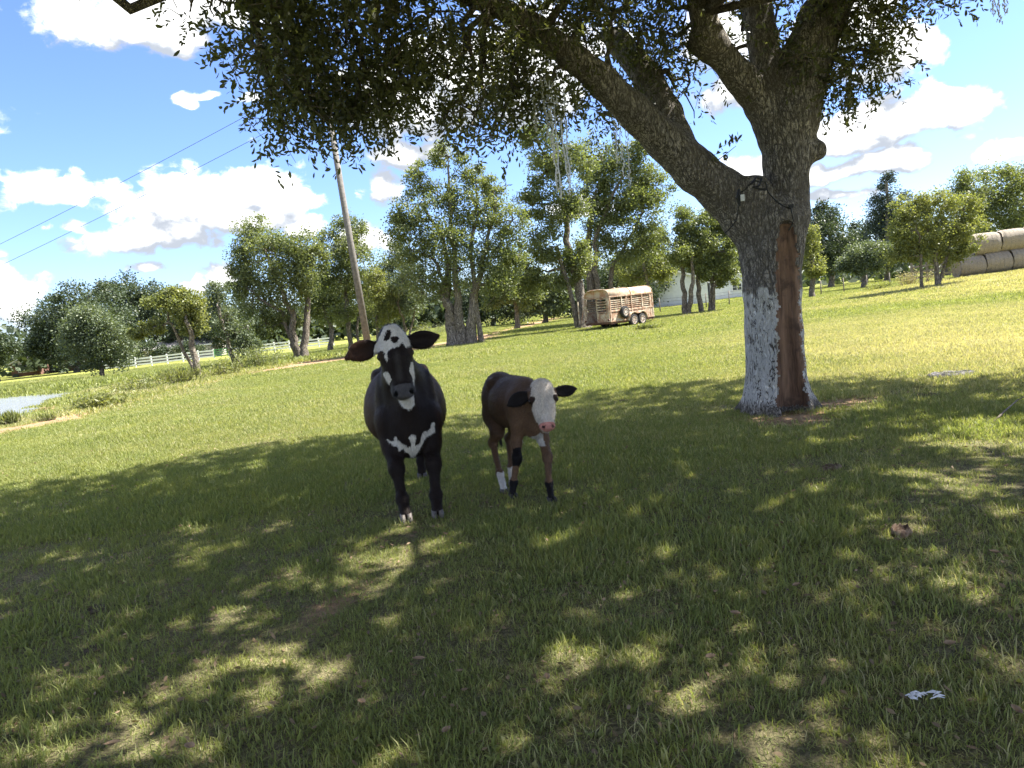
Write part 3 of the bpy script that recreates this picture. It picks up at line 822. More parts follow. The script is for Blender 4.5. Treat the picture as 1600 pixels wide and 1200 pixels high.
spk = np.clip(n3(ver, 55, 43)-0.25, 0, 1)*1.2
gt = wf & (hl < 0.3)
col[gt] = col[gt]*(1-np.clip(spk[gt],0,0.12)[:,None])
er = hearing & (hl < 0.28) & (hl > -0.12) & (np.abs(hsd) < 0.6) & (hn_ > -0.21) & (hn_ < 0.05)
col[er] = np.array([0.014,0.011,0.011])
ey = (np.hypot(hl-0.19, (np.abs(hsd)-0.115)) < 0.036) & (hn_ > -0.14)
col[ey] = np.array([0.035,0.02,0.015])
col[(hl > 0.36) & (hl < 0.62) & (hn_ < -0.11) & (hn_ > -0.26) & (np.abs(hsd) < 0.12)] = cw_
nsm = (hl > 0.455+0.008*n3(ver, 60, 44)) & (hl < 0.62) & (hn_ > -0.125) & (np.abs(hsd) < 0.13)
col[nsm] = pink
col[(hl > 0.48) & (hl < 0.62) & (hn_ < -0.112) & (hn_ > -0.132) & (np.abs(hsd) < 0.085)] = (0.06,0.035,0.035)
col[(np.hypot(hl-0.497, np.abs(hsd)-0.038) < 0.016) & (hn_ > -0.06)] = (0.05,0.025,0.025)
br = (x_ > 0.30) & (z_+0.03*n3(ver, 40, 45) < 0.52-0.6*np.abs(ver[:,1])) & (z_ > 0.40) & (np.abs(ver[:,1]+0.035) < 0.075)
col[br] = (0.5,0.47,0.43)
finish(me, np.clip(col, 0, 1), calf); hair(me, ver, col, calf, 60000, 0.016, 6)
for i, (e, kn, ft, hf, rr) in enumerate(legs): hoof(calf, (hf.x, hf.y, 0.0), 0.034, hoofd if i < 2 else hoofm)
eyes(calf, hp, 0.020, 0.76)
tb = MB()
for k in range(24):
    a = random.uniform(0, 6.28)
    tb.tube([(-0.5,0,0.44),(-0.5+0.02*math.cos(a),0.02*math.sin(a),0.36),(-0.5+0.02*math.cos(a),0.03*math.sin(a),random.uniform(0.26,0.31))], [0.005,0.006,0.002], 4, False)
tb.build('tail_tuft', tuftm, calf)

# ------------------------------------------------------------------ leaf clouds
def leaves_from(pos, dirs, size, wid, rng, nseg=1, droop=0.0):
    """one bent leaf per row: pos base point, dirs leaf axis"""
    n = len(pos)
    dirs = dirs/np.linalg.norm(dirs, axis=1, keepdims=True)
    rnd = rng.normal(size=(n,3)); side = np.cross(dirs, rnd); side /= np.linalg.norm(side, axis=1, keepdims=True)+1e-9
    nor = np.cross(side, dirs)
    sz = (size*rng.uniform(0.7, 1.25, n))[:,None]; w = sz*wid
    if nseg == 1:
        v = np.stack([pos, pos+dirs*sz*0.5+side*w*0.5, pos+dirs*sz+nor*sz*0.10, pos+dirs*sz*0.5-side*w*0.5], 1)
        f = np.arange(n)[:,None]*4+np.array([[0,1,2,3]])
        per = 4
    else:
        v = np.stack([pos, pos+dirs*sz*0.3+side*w*0.42+nor*sz*0.04, pos+dirs*sz*0.7+side*w*0.5+nor*sz*0.05, pos+dirs*sz-nor*sz*0.04,
                      pos+dirs*sz*0.7-side*w*0.5+nor*sz*0.05, pos+dirs*sz*0.3-side*w*0.42+nor*sz*0.04], 1)
        f = (np.arange(n)[:,None]*6+np.array([[0,1,2,3,4,5]]))
        per = 6
    return v.reshape(-1,3), f, np.repeat(rng.uniform(0,1,n), per)
def crown_mesh(name, parts, mat):
    vs, fs, ts = [], [], []; b_ = 0
    for v, f, t_ in parts:
        vs.append(v); fs.append(f+b_); ts.append(t_); b_ += len(v)
    me = mesh_np(name, np.concatenate(vs), np.concatenate(fs))
    fattr(me, 'tint', np.concatenate(ts)); me.materials.append(mat)
    return me
def blob_pts(rng, c, r, n, shell=0.35):
    d = rng.normal(size=(n,3)); d /= np.linalg.norm(d, axis=1, keepdims=True)
    rad = rng.uniform(shell, 1.0, n)**(1/2.2)
    return np.array(c)+d*rad[:,None]*np.array(r), d

# ------------------------------------------------------------------ materials for wood
def barkmat(name, dark, light, sc=1.0, vert=0.22, wash=False, bd=0.03):
    m_, t, b = newmat(name)
    co = coord(t)
    mp = nd('ShaderNodeMapping', t); mp.inputs['Scale'].default_value = (1,1,vert); t.links.new(co, mp.inputs[0])
    wn_ = nd('ShaderNodeTexNoise', t); wn_.inputs['Scale'].default_value = 5*sc; wn_.inputs['Detail'].default_value = 3; t.links.new(mp.outputs[0], wn_.inputs['Vector'])
    wvv = vm(t, 'MULTIPLY_ADD', wn_.outputs['Color'], (0.10/sc,)*3, mp.outputs[0])
    rn = noise(t, 22*sc, 3, 0.5, wvv)
    rdg = ma(t, 'ABSOLUTE', ma(t, 'SUBTRACT', rn, 0.5))
    mp2 = nd('ShaderNodeMapping', t); mp2.inputs['Scale'].default_value = (1,1,0.55); t.links.new(co, mp2.inputs[0])
    rn2 = noise(t, 30*sc, 3, 0.6, mp2.outputs[0])
    rd2 = ma(t, 'ABSOLUTE', ma(t, 'SUBTRACT', rn2, 0.5))
    n2 = noise(t, 60*sc, 6, 0.75, mp.outputs[0])
    ridge = ramp(ma(t, 'ADD', ma(t, 'MINIMUM', rdg, ma(t, 'MULTIPLY_ADD', rd2, 1.0, 0.025)), ma(t, 'MULTIPLY_ADD', n2, 0.08, -0.04)), -0.01, 0.10, t)
    big = noise(t, 2.2, 4, 0.6, co)
    col = mixc(t, ridge, tuple(q*0.35 for q in dark), light)
    col = mixc(t, ma(t, 'MULTIPLY', ramp(big, 0.35, 0.7, t), 0.6), col, dark)
    b.inputs['Roughness'].default_value = 0.92; b.inputs['Specular IOR Level'].default_value = 0.15
    h = ridge
    if wash:
        sz = nd('ShaderNodeSeparateXYZ', t); t.links.new(co, sz.inputs[0])
        wn2 = noise(t, 12, 6, 0.7, mp.outputs[0])
        wn3 = noise(t, 3.5, 3, 0.6, co)
        top = ma(t, 'MULTIPLY_ADD', wn2, 0.22, ma(t, 'MULTIPLY_ADD', wn3, 0.25, 1.28))
        topm = ramp(ma(t, 'SUBTRACT', top, sz.outputs[2]), -0.02, 0.05, t)
        botm = ramp(ma(t, 'SUBTRACT', sz.outputs[2], ma(t, 'MULTIPLY', wn2, 0.2)), -0.02, 0.10, t)
        fl = ramp(ma(t, 'ADD', ma(t, 'MULTIPLY', ridge, 0.55), ma(t, 'MULTIPLY', wn2, 0.9)), 0.49, 0.60, t)
        mw = ma(t, 'MULTIPLY', ma(t, 'MULTIPLY', topm, botm), fl)
        col = mixc(t, mw, col, (0.80,0.785,0.76))
    t.links.new(col, b.inputs['Base Color'])
    bump(t, b, ma(t, 'ADD', h, ma(t, 'MULTIPLY', n2, 0.35)), 0.9, bd)
    return m_
oakbark = barkmat('oak_bark', (0.18,0.16,0.14), (0.42,0.385,0.34), 1.15, 0.24, True, 0.035)
limbbark = barkmat('limb_bark', (0.14,0.12,0.10), (0.33,0.30,0.26), 1.3, 0.5, False, 0.02)
twigm = simple('twig_bark', (0.11,0.09,0.07), (0.19,0.16,0.13), 20, 0.9)
woundm, t, b = newmat('bare_heartwood')
co = coord(t); mp = nd('ShaderNodeMapping', t); mp.inputs['Scale'].default_value = (1,1,0.07); t.links.new(co, mp.inputs[0])
g1 = noise(t, 26, 7, 0.7, mp.outputs[0]); g2 = noise(t, 4, 4, 0.6, mp.outputs[0])
c_ = mixc(t, ramp(g1, 0.3, 0.7, t), (0.06,0.032,0.02), (0.26,0.15,0.095))
c_ = mixc(t, ma(t, 'MULTIPLY', ramp(g2, 0.50, 0.68, t), 0.7), c_, (0.36,0.23,0.15))
g3 = noise(t, 3.2, 5, 0.65, co)
c_ = mixc(t, ma(t, 'MULTIPLY', ramp(g3, 0.52, 0.66, t), 0.75), c_, (0.07,0.042,0.03))
t.links.new(c_, b.inputs['Base Color']); b.inputs['Roughness'].default_value = 0.85
bump(t, b, g1, 0.9, 0.03)

# ------------------------------------------------------------------ the big oak
ob = ground(1216, 648)
OD = ob.y+0.36
ob = at(1216, 640, OD); ob.z = gz(ob.x, ob.y)
oak = empty('oak_tree', (ob.x, ob.y, ob.z))
tag(oak, 'big oak with whitewashed trunk and long brown bark wound, leaning limbs over the cattle', 'tree')
def ol(px, py, d=OD):
    p = at(px, py, d); return p - ob
OF = Field((-4.6,-2.0,-0.12), (2.2,1.6,5.0), 0.024)
def oc(pts, kw=0.88):
    """chain of (px,py,depth,width_px)"""
    for a, c in zip(pts, pts[1:]):
        OF.cone(ol(*a[:3]), ol(*c[:3]), a[3]*mpp(a[2])/2*kw, c[3]*mpp(c[2])/2*kw, 0.06)
oc([(1216,655,OD,108),(1213,610,OD,96),(1209,520,OD,88),(1206,450,OD,88),(1204,390,OD,96),(1207,350,OD,104)], 0.96)
oc([(1225,400,OD,62),(1228,340,OD,76),(1229,250,OD,76),(1232,190,OD,88),(1238,160,OD+0.05,88)])
oc([(1195,390,OD,70),(1165,340,OD,80),(1130,300,OD-0.02,76),(1085,265,OD-0.1,72),(1040,222,OD-0.2,64),(990,175,OD-0.35,58),(940,125,OD-0.5,52),(890,85,OD-0.7,46),(830,40,OD-0.9,40),(760,0,OD-1.1,34)])
oc([(1080,262,OD-0.1,58),(1052,215,OD,60),(1040,180,OD+0.1,56),(1012,120,OD+0.3,48),(970,70,OD+0.6,42),(930,20,OD+0.9,36),(890,-30,OD+1.2,32)])
oc([(1215,210,OD,70),(1192,165,OD,58),(1160,125,OD-0.1,52),(1118,75,OD-0.25,48),(1105,55,OD-0.3,50),(1098,20,OD-0.35,42),(1080,-40,OD-0.4,38)])
oc([(1212,190,OD+0.05,70),(1200,130,OD+0.1,56),(1192,60,OD+0.2,50),(1180,0,OD+0.3,48),(1170,-60,OD+0.4,40)])
oc([(1240,190,OD,86),(1252,130,OD,80),(1265,80,OD,80),(1285,30,OD,78),(1310,-20,OD,66),(1350,-70,OD,50)])
OF.ell(ol(1270,235,OD-0.05), (0.14,0.13,0.13), 0.10)
OF.ell(ol(1279,235,OD-0.08), (0.09,0.10,0.10), 0.03)
OF.ell(ol(1180,300,OD-0.22), (0.2,0.13,0.2), 0.12)
OF.ell(ol(1102,66,OD-0.3), (0.2,0.2,0.16), 0.1)
for k in range(11):       # root flare
    a = 2*math.pi*k/11+0.25
    r0 = 0.62+0.10*math.sin(3*a+1)
    OF.cone((0.26*math.cos(a),0.26*math.sin(a),0.16), (r0*0.86*math.cos(a),r0*0.86*math.sin(a),-0.09), 0.12, 0.05, 0.13)
# wound groove facing the camera
wdir = Vector((-ob.x*0.55, -ob.y, 0)).normalized()
def wp(px, py, dr): p = ol(px, py, OD); return (p.x+wdir.x*dr, p.y+wdir.y*dr, p.z)
WPTS = [(1230,625,48),(1229,540,43),(1226,460,38),(1222,400,33),(1221,360,22)]
for a, c in zip(WPTS, WPTS[1:]):
    OF.cone(wp(a[0],a[1],0.385), wp(c[0],c[1],0.385), a[2]*mpp(OD)/2, c[2]*mpp(OD)/2, 0.02, None, True)
ver, Q = OF.mesh()
rad = np.hypot(ver[:,0], ver[:,1])
ver = laplace(ver, Q, 1, 0.5)
# coarse bark relief, real geometry
nrm_amp = 0.012*n3(ver*np.array([1,1,0.22]), 26, 61, 8) + 0.01*n3(ver*np.array([1,1,0.5]), 11, 62, 6)
tmp = mesh_np('tmp', ver, Q); nn = np.zeros(len(ver)*3, np.float32); tmp.vertices.foreach_get('normal', nn); nn = nn.reshape(-1,3)
bpy.data.meshes.remove(tmp)
# mask of the wound: strip in the photo plane, facing the camera
def strip(v):
    zz = v[:,2]; c = np.zeros(len(v)); w = np.zeros(len(v))
    pz = [ol(p[0],p[1],OD) for p in WPTS]
    zs = np.array([p.z for p in pz]); xsr = np.array([p.x for p in pz]); ws = np.array([p[2]*mpp(OD)/2 for p in WPTS])
    o = np.argsort(zs)
    c = np.interp(zz, zs[o], xsr[o]); w = np.interp(zz, zs[o], ws[o])
    off = v@np.array([-wdir.y, wdir.x, 0.0])*-1
    lat = v[:,0]*(-wdir.y)+v[:,1]*wdir.x
    latc = c*(-wdir.y)+0*wdir.x
    fr_ = v[:,0]*wdir.x+v[:,1]*wdir.y
    wj = w*(0.92+0.10*np.sin(zz*13)+0.09*np.sin(zz*37+1)+0.08*np.sin(zz*83+np.sign(lat-latc)*2)+0.08*np.sin(zz*29+np.sign(lat-latc)*3))
    return (np.abs(lat-latc) < wj) & (fr_ > 0.12) & (zz > 0.07) & (zz < zs.max()+0.05)
fc_ = ver[Q].mean(1); wm_ = strip(fc_)
pin = strip(ver)
wamp = 0.022*n3(ver*np.array([1,1,0.10]), 24, 63, 6)-0.006+0.008*n3(ver*np.array([1,1,0.4]), 30, 64)
lip = np.exp(-((np.hypot(ver[:,0],ver[:,1])-0.36)/0.03)**2)*0
ver = ver + nn*np.where(pin, wamp, nrm_amp)[:,None]
def sub(ver, Q):
    u, inv = np.unique(Q, return_inverse=True); return ver[u], inv.reshape(Q.shape)
v1_, q1_ = sub(ver, Q[~wm_]); link('trunk', mesh_np('trunk', v1_, q1_, True), oakbark, oak)
v2_, q2_ = sub(ver, Q[wm_]); link('bark_wound', mesh_np('bark_wound', v2_, q2_, True), woundm, oak)['label'] = 'long strip of bare brown wood where the bark is gone'
# crown: sprays of narrow leaves around branch ends
oakleaf = leafmat('oak_leaf', (0.050,0.060,0.036), (0.13,0.14,0.065), 0.45, 0.4, 0.45)
OB = np.array(ob)
rg = np.random.default_rng(21)
KD = 0.43
CB = [ # px, py, rx, ry, depth, depth radius, sprays
 (330,15,45,22,6.6,0.3,60),(300,5,22,14,6.6,0.2,20),(430,20,70,60,6.8,0.7,420),(410,110,50,42,6.7,0.5,220),(480,90,90,75,7.0,0.8,700),(470,165,55,34,6.8,0.4,200),
 (425,180,26,22,6.7,0.3,70),(540,60,80,75,7.2,0.9,520),(560,150,60,60,7.1,0.6,330),(535,215,24,34,7.0,0.3,90),(555,190,26,26,7.0,0.3,90),(610,110,56,70,7.3,0.7,320),(605,170,32,34,7.2,0.4,110),
 (680,40,70,70,7.5,0.9,380),(660,120,46,46,7.4,0.5,170),(700,145,26,50,7.5,0.4,110),(693,195,10,26,7.5,0.15,26),(760,50,70,70,7.8,0.9,400),(760,130,50,60,7.8,0.6,230),(742,200,20,36,7.7,0.3,70),
 (820,80,70,75,8.0,0.9,420),(800,170,46,46,8.0,0.6,190),(850,150,44,60,8.2,0.6,200),(775,225,22,26,8.0,0.3,60),(900,60,80,75,8.3,0.9,450),(905,150,34,34,8.8,0.5,90),(960,40,80,60,8.6,0.9,380),
 (1000,70,50,50,8.7,0.6,180),(1030,20,44,44,8.5,0.5,150),(1045,130,26,46,8.9,0.4,110),(1060,80,26,40,8.9,0.3,80),(1078,150,20,26,9.0,0.3,46),(940,200,26,20,9.2,0.4,50),
 (1145,30,28,50,9.6,0.5,130),(1130,90,20,30,9.4,0.4,50),(1215,20,18,36,9.6,0.3,30),
 (1300,60,60,62,8.7,0.6,330),(1335,105,50,42,8.6,0.5,220),(1300,130,30,26,8.6,0.3,90),(1360,30,60,44,8.7,0.6,220),(1375,85,28,30,8.6,0.3,70),(1290,10,70,36,8.5,0.7,260),(1400,0,60,14,8.6,0.4,80),(1470,-6,50,10,8.6,0.4,60),(1250,100,24,40,8.35,0.2,60)]
pos, dr = [], []
branch = MB()
limb_pts = [ol(*p) for p in ((990,175,OD-0.35),(940,125,OD-0.5),(890,85,OD-0.7),(830,40,OD-0.9),(760,0,OD-1.1),(1012,120,OD+0.3),(970,70,OD+0.6),(930,20,OD+0.9),(1098,20,OD-0.35),(1192,60,OD+0.2),(1265,80,OD),(1285,30,OD),(1310,-20,OD))]
far_l = [ol(600,-60,7.3), ol(480,-90,7.0), ol(380,-60,6.8)]
branch.tube([limb_pts[4], far_l[0], far_l[1], far_l[2]], [0.13,0.09,0.06,0.03], 8)
limb_pts += far_l
def crook(a, b, r1, r2, mb, rng, n=5, amp=0.12):
    a = Vector(a); b = Vector(b); pts = [a]
    for i in range(1, n): pts.append(a.lerp(b, i/n)+Vector(rng.normal(size=3))*amp*(b-a).length*0.5)
    pts.append(b); mb.tube(pts, [r1+(r2-r1)*i/n for i in range(n+1)], 6, False)
SPR = []
for (px, py, rx, ry, dd, dz, cnt) in CB:
    c = ol(px, py-(22 if px < 1100 else 8), dd); r_ = (rx*mpp(dd), dz, ry*mpp(dd)*0.9)
    cnt = int(cnt*KD)
    ncl = max(4, cnt//16); cc_, cd2 = blob_pts(rg, c, r_, ncl, 0.15)
    pick = rg.integers(0, ncl, cnt); p = cc_[pick]+rg.normal(size=(cnt,3))*np.array([0.13,0.13,0.12]); d = cd2[pick]*0.6+rg.normal(size=(cnt,3))*0.5
    d /= np.linalg.norm(d, axis=1, keepdims=True)
    SPR.append((p, d))
    near = min(limb_pts, key=lambda q: (q-c).length)
    crook(near, c, 0.04, 0.012, branch, rg)
    for k in range(min(9, 2+cnt//30)):
        crook(c, p[k], 0.014, 0.005, branch, rg, 3)
# unseen canopy above the frame, shaped to cast shade with chosen sun patches
GAPS = [(1550,675,90,24),(60,1170,110,36),(180,1100,110,32),(330,1050,95,30),(430,1085,80,26),(480,1040,60,20),(560,890,80,26),(430,940,55,20),(640,850,60,18),(100,868,60,14),(510,775,40,16),(740,690,44,18),(930,780,60,18),
        (960,900,36,36),(870,1050,52,46),(860,1120,60,28),(1150,975,26,14),(1490,905,80,30),(1580,840,60,40),(1330,830,40,18),(1120,1160,60,22),(1450,760,120,18),(1560,700,120,24),(330,770,70,12),(1350,640,60,8),(1240,900,30,12),(700,1010,26,12),(1570,1130,50,22)]
GG = []
for (px, py, rx, ry) in GAPS:
    c = ground(px, py); ax = ground(px+rx, py-rx*0.105)-c; ay_ = ground(px, py-ry)-c
    GG.append((c.x, c.y, max(0.12, abs(ax.x)), max(0.14, abs(ay_.y))))
edge = [ground(*p) for p in ((-200,800),(0,772),(150,748),(300,715),(430,692),(560,680),(740,655),(860,628),(950,608),(1160,594),(1300,590),(1380,598),(1480,602))]
ex_ = np.array([p.x for p in edge]); ey_ = np.array([p.y for p in edge])
def shade_ok(gx, gy):
    lim = np.interp(gx, ex_, ey_, left=7.6, right=ey_[-1])
    lim = np.where(gx > 6.4, 9.6-(gx-6.4)*0.5, lim)
    ok = (gy < lim + 0.18*np.sin(gx*5)+0.15*np.sin(gx*11+2))
    for (a, b_, w, h) in GG:
        ok &= (((gx-a)/w)**2+((gy-b_)/h)**2) > 1.45
    return ok
hx, hy_, hz_ = SDIR.x/SDIR.z, SDIR.y/SDIR.z, 1
NC = 20000
hh = rg.uniform(5.4, 8.6, NC)
gx = rg.uniform(-10.5, 9.5, NC); gy = rg.uniform(-4.5, 12.2, NC)
cxw = gx+hx*hh; cyw = gy+hy_*hh
ok = shade_ok(gx, gy)
# only what lies above the picture, with a natural outer outline
dv3 = np.stack([cxw, cyw, hh-EYE], 1)
uu = dv3@np.array(cx_); vv = dv3@np.array(cy_); ff = dv3@np.array(FWD)
PX = 800+uu/np.maximum(ff,1e-3)*FPX; PY = 600-vv/np.maximum(ff,1e-3)*FPX
ok &= ~((ff > 0) & (PY > -130) & (PX > -200) & (PX < 1800))
ok &= np.hypot((cxw-0.8), (cyw-7.2)) < 10.2
up_p = np.stack([cxw, cyw, hh], 1)[ok]-OB
for q in [up_p[i] for i in range(0, len(up_p), 60)]:
    q = Vector(q); near = min(limb_pts, key=lambda w_: (w_-q).length)
    crook(near, q, 0.05, 0.012, branch, rg, 6, 0.08)
def sprays(p, d, nl, ln, size, wid, rng, nseg):
    n = len(p)
    ax = d*0.9+rng.normal(size=(n,3))*0.55+np.array([0,0,-0.35]); ax /= np.linalg.norm(ax, axis=1, keepdims=True)
    t_ = np.tile(np.linspace(0.08, 1, nl), n); P3 = np.repeat(p, nl, 0)+np.repeat(ax, nl, 0)*(t_*ln)[:,None]
    P3[:,2] -= (t_**2)*ln*0.18
    D3 = np.repeat(ax, nl, 0)*0.7+rng.normal(size=(n*nl,3))*0.62
    return leaves_from(P3, D3, size, wid, rng, nseg)
pA = np.concatenate([s[0] for s in SPR]); dA = np.concatenate([s[1] for s in SPR])
dU = rg.normal(size=(len(up_p),3)); dU /= np.linalg.norm(dU, axis=1, keepdims=True)
partsL = [sprays(pA, dA, 11, 0.30, 0.068, 0.36, rg, 2), sprays(up_p, dU, 11, 0.55, 0.20, 0.5, rg, 1)]
# sprigs on the limb
sp = np.array([ol(1112,250,8.5), ol(1128,240,8.5), ol(1140,232,8.5), ol(1150,228,8.5), ol(1120,236,8.5)])
partsL.append(sprays(sp, np.tile([[0.6,0,0.8]], (5,1)), 9, 0.16, 0.07, 0.34, rg, 2))
me1 = crown_mesh('crown', partsL[0:1]+partsL[2:], oakleaf); link('crown', me1, None, oak)
me2 = crown_mesh('upper_shade_crown', partsL[1:2], oakleaf); link('upper_shade_crown', me2, None, oak)
crook(ol(1092,275,OD-0.1), ol(1150,228,8.5), 0.009, 0.003, branch, rg, 4, 0.05)
tag(branch.build('branch', limbbark, oak, True), kind='stuff')
# fine twigs carrying the sprays
tv = MB()
for i in range(0, len(pA), 3):
    p = Vector(pA[i]); d = Vector(dA[i])
    tv.tube([p-d*0.12, p, p+d*0.16+Vector((0,0,-0.05))], [0.005,0.004,0.002], 3, False)
tag(tv.build('twig', twigm, oak), kind='stuff')

# cable, socket box and knots round the oak's fork
blk = simple('black_rubber', (0.012,0.012,0.013), (0.02,0.02,0.02), 20, 0.5)
wht = simple('white_plastic', (0.7,0.7,0.68), (0.6,0.6,0.58), 20, 0.4)
cab = empty('light_cable', ob+ol(1165,300,8.2))
tag(cab, 'black cable looped round the fork of the whitewashed oak with a small white box', 'cable')
o0 = Vector(cab.location)
def cbl(pts, r_=0.008):
    q = MB(); P4 = [at(*p)-o0 for p in pts]
    sm = []
    for i in range(len(P4)-1):
        for k in range(5): sm.append(P4[i].lerp(P4[i+1], k/5)+Vector((0,0,-0.01*math.sin(math.pi*k/5))))
    q.tube(sm+[P4[-1]], r_, 6); return q
cbl([(1132,365,8.30),(1150,345,8.26),(1155,320,8.22),(1158,300,8.2),(1168,292,8.2)]).build('cable', blk, cab, True)
cbl([(1168,290,8.18),(1180,282,8.16),(1196,284,8.2),(1200,300,8.24),(1218,318,8.25),(1236,326,8.27),(1240,345,8.3),(1232,360,8.3)]).build('cable', blk, cab, True)
cbl([(1172,288,8.2),(1182,276,8.25),(1190,278,8.3),(1186,290,8.2),(1176,292,8.2),(1198,296,8.2)], 0.012).build('cable', blk, cab, True)
q = MB(); q.box(at(1160,309,8.17)-o0, (0.04,0.03,0.07)); q.build('socket_box', wht, cab)
q = MB(); q.box(at(1236,322,8.25)-o0, (0.05,0.03,0.04)); q.build('plug', blk, cab)
q = MB(); q.tube([at(1155,296,8.2)-o0, at(1153,310,8.2)-o0, at(1156,322,8.2)-o0], [0.018,0.024,0.014], 8); q.build('connector', blk, cab)

# icicle light strings hanging from the limb
icm, t, b = newmat('clear_plastic_string'); b.inputs['Base Color'].default_value = (0.82,0.83,0.84,1); b.inputs['Roughness'].default_value = 0.2
b.inputs['Specular IOR Level'].default_value = 0.8; b.inputs['Transmission Weight'].default_value = 0.25
ICE = [(843,118,858,215,7.9,'leftmost thin strand'),(852,120,872,300,7.85,'longest strand'),(862,130,878,312,7.9,''),(866,128,888,286,7.95,''),(858,118,866,250,7.8,''),(880,140,892,306,8.0,''),(833,150,838,205,7.9,''),
       (968,190,975,275,8.25,''),(960,185,966,255,8.2,''),(978,200,985,290,8.25,''),(1556,-30,1563,36,7.0,''),(1550,-30,1552,22,7.0,''),(1568,-30,1572,20,7.0,'')]
grp = 'strings of icicle lights hanging from the oak'
for i, (x0, y0, x1, y1, dd, nm) in enumerate(ICE):
    a = at(x0, y0, dd); c = at(x1, y1, dd)
    lab = 'clear light strand '+['on the left of the main bundle, reaching middle height','left of centre in the main bundle, reaching low','right of centre in the main bundle, the longest','third from the right in the main bundle','short one in the middle of the main bundle','rightmost of the main bundle under the limb','short and apart, left of the main bundle',
      'middle one of the faint trio near the oak trunk','leftmost of the faint trio near the oak trunk','rightmost of the faint trio near the oak trunk',
      'in the upper right corner, middle one','in the upper right corner, leftmost','in the upper right corner, rightmost'][i]
    r0 = empty('light_string', a); tag(r0, lab, 'string lights', grp if i < 7 else grp+(' near the trunk' if i < 10 else ' at the right edge'))
    q = MB(); n = 14; rr_ = random.Random(i)
    pts = [Vector((0,0,0)).lerp(c-a, k/n)+Vector((rr_.uniform(-1,1),rr_.uniform(-1,1),0))*0.012 for k in range(n+1)]
    q.tube(pts, 0.0075 if i < 7 else 0.004, 5); q.build('strand', icm, r0, True)
    q = MB()
    for k in range(1, n*2):
        f = k/(n*2); p = Vector((0,0,0)).lerp(c-a, f)+Vector((rr_.uniform(-1,1)*0.02,rr_.uniform(-1,1)*0.02,0))
        q.tube([p, p+Vector((rr_.uniform(-0.012,0.012),0,-0.03))], [0.010,0.005] if i < 7 else [0.006,0.003], 5)
    tag(q.build('bulb', icm, r0, True), kind='stuff')

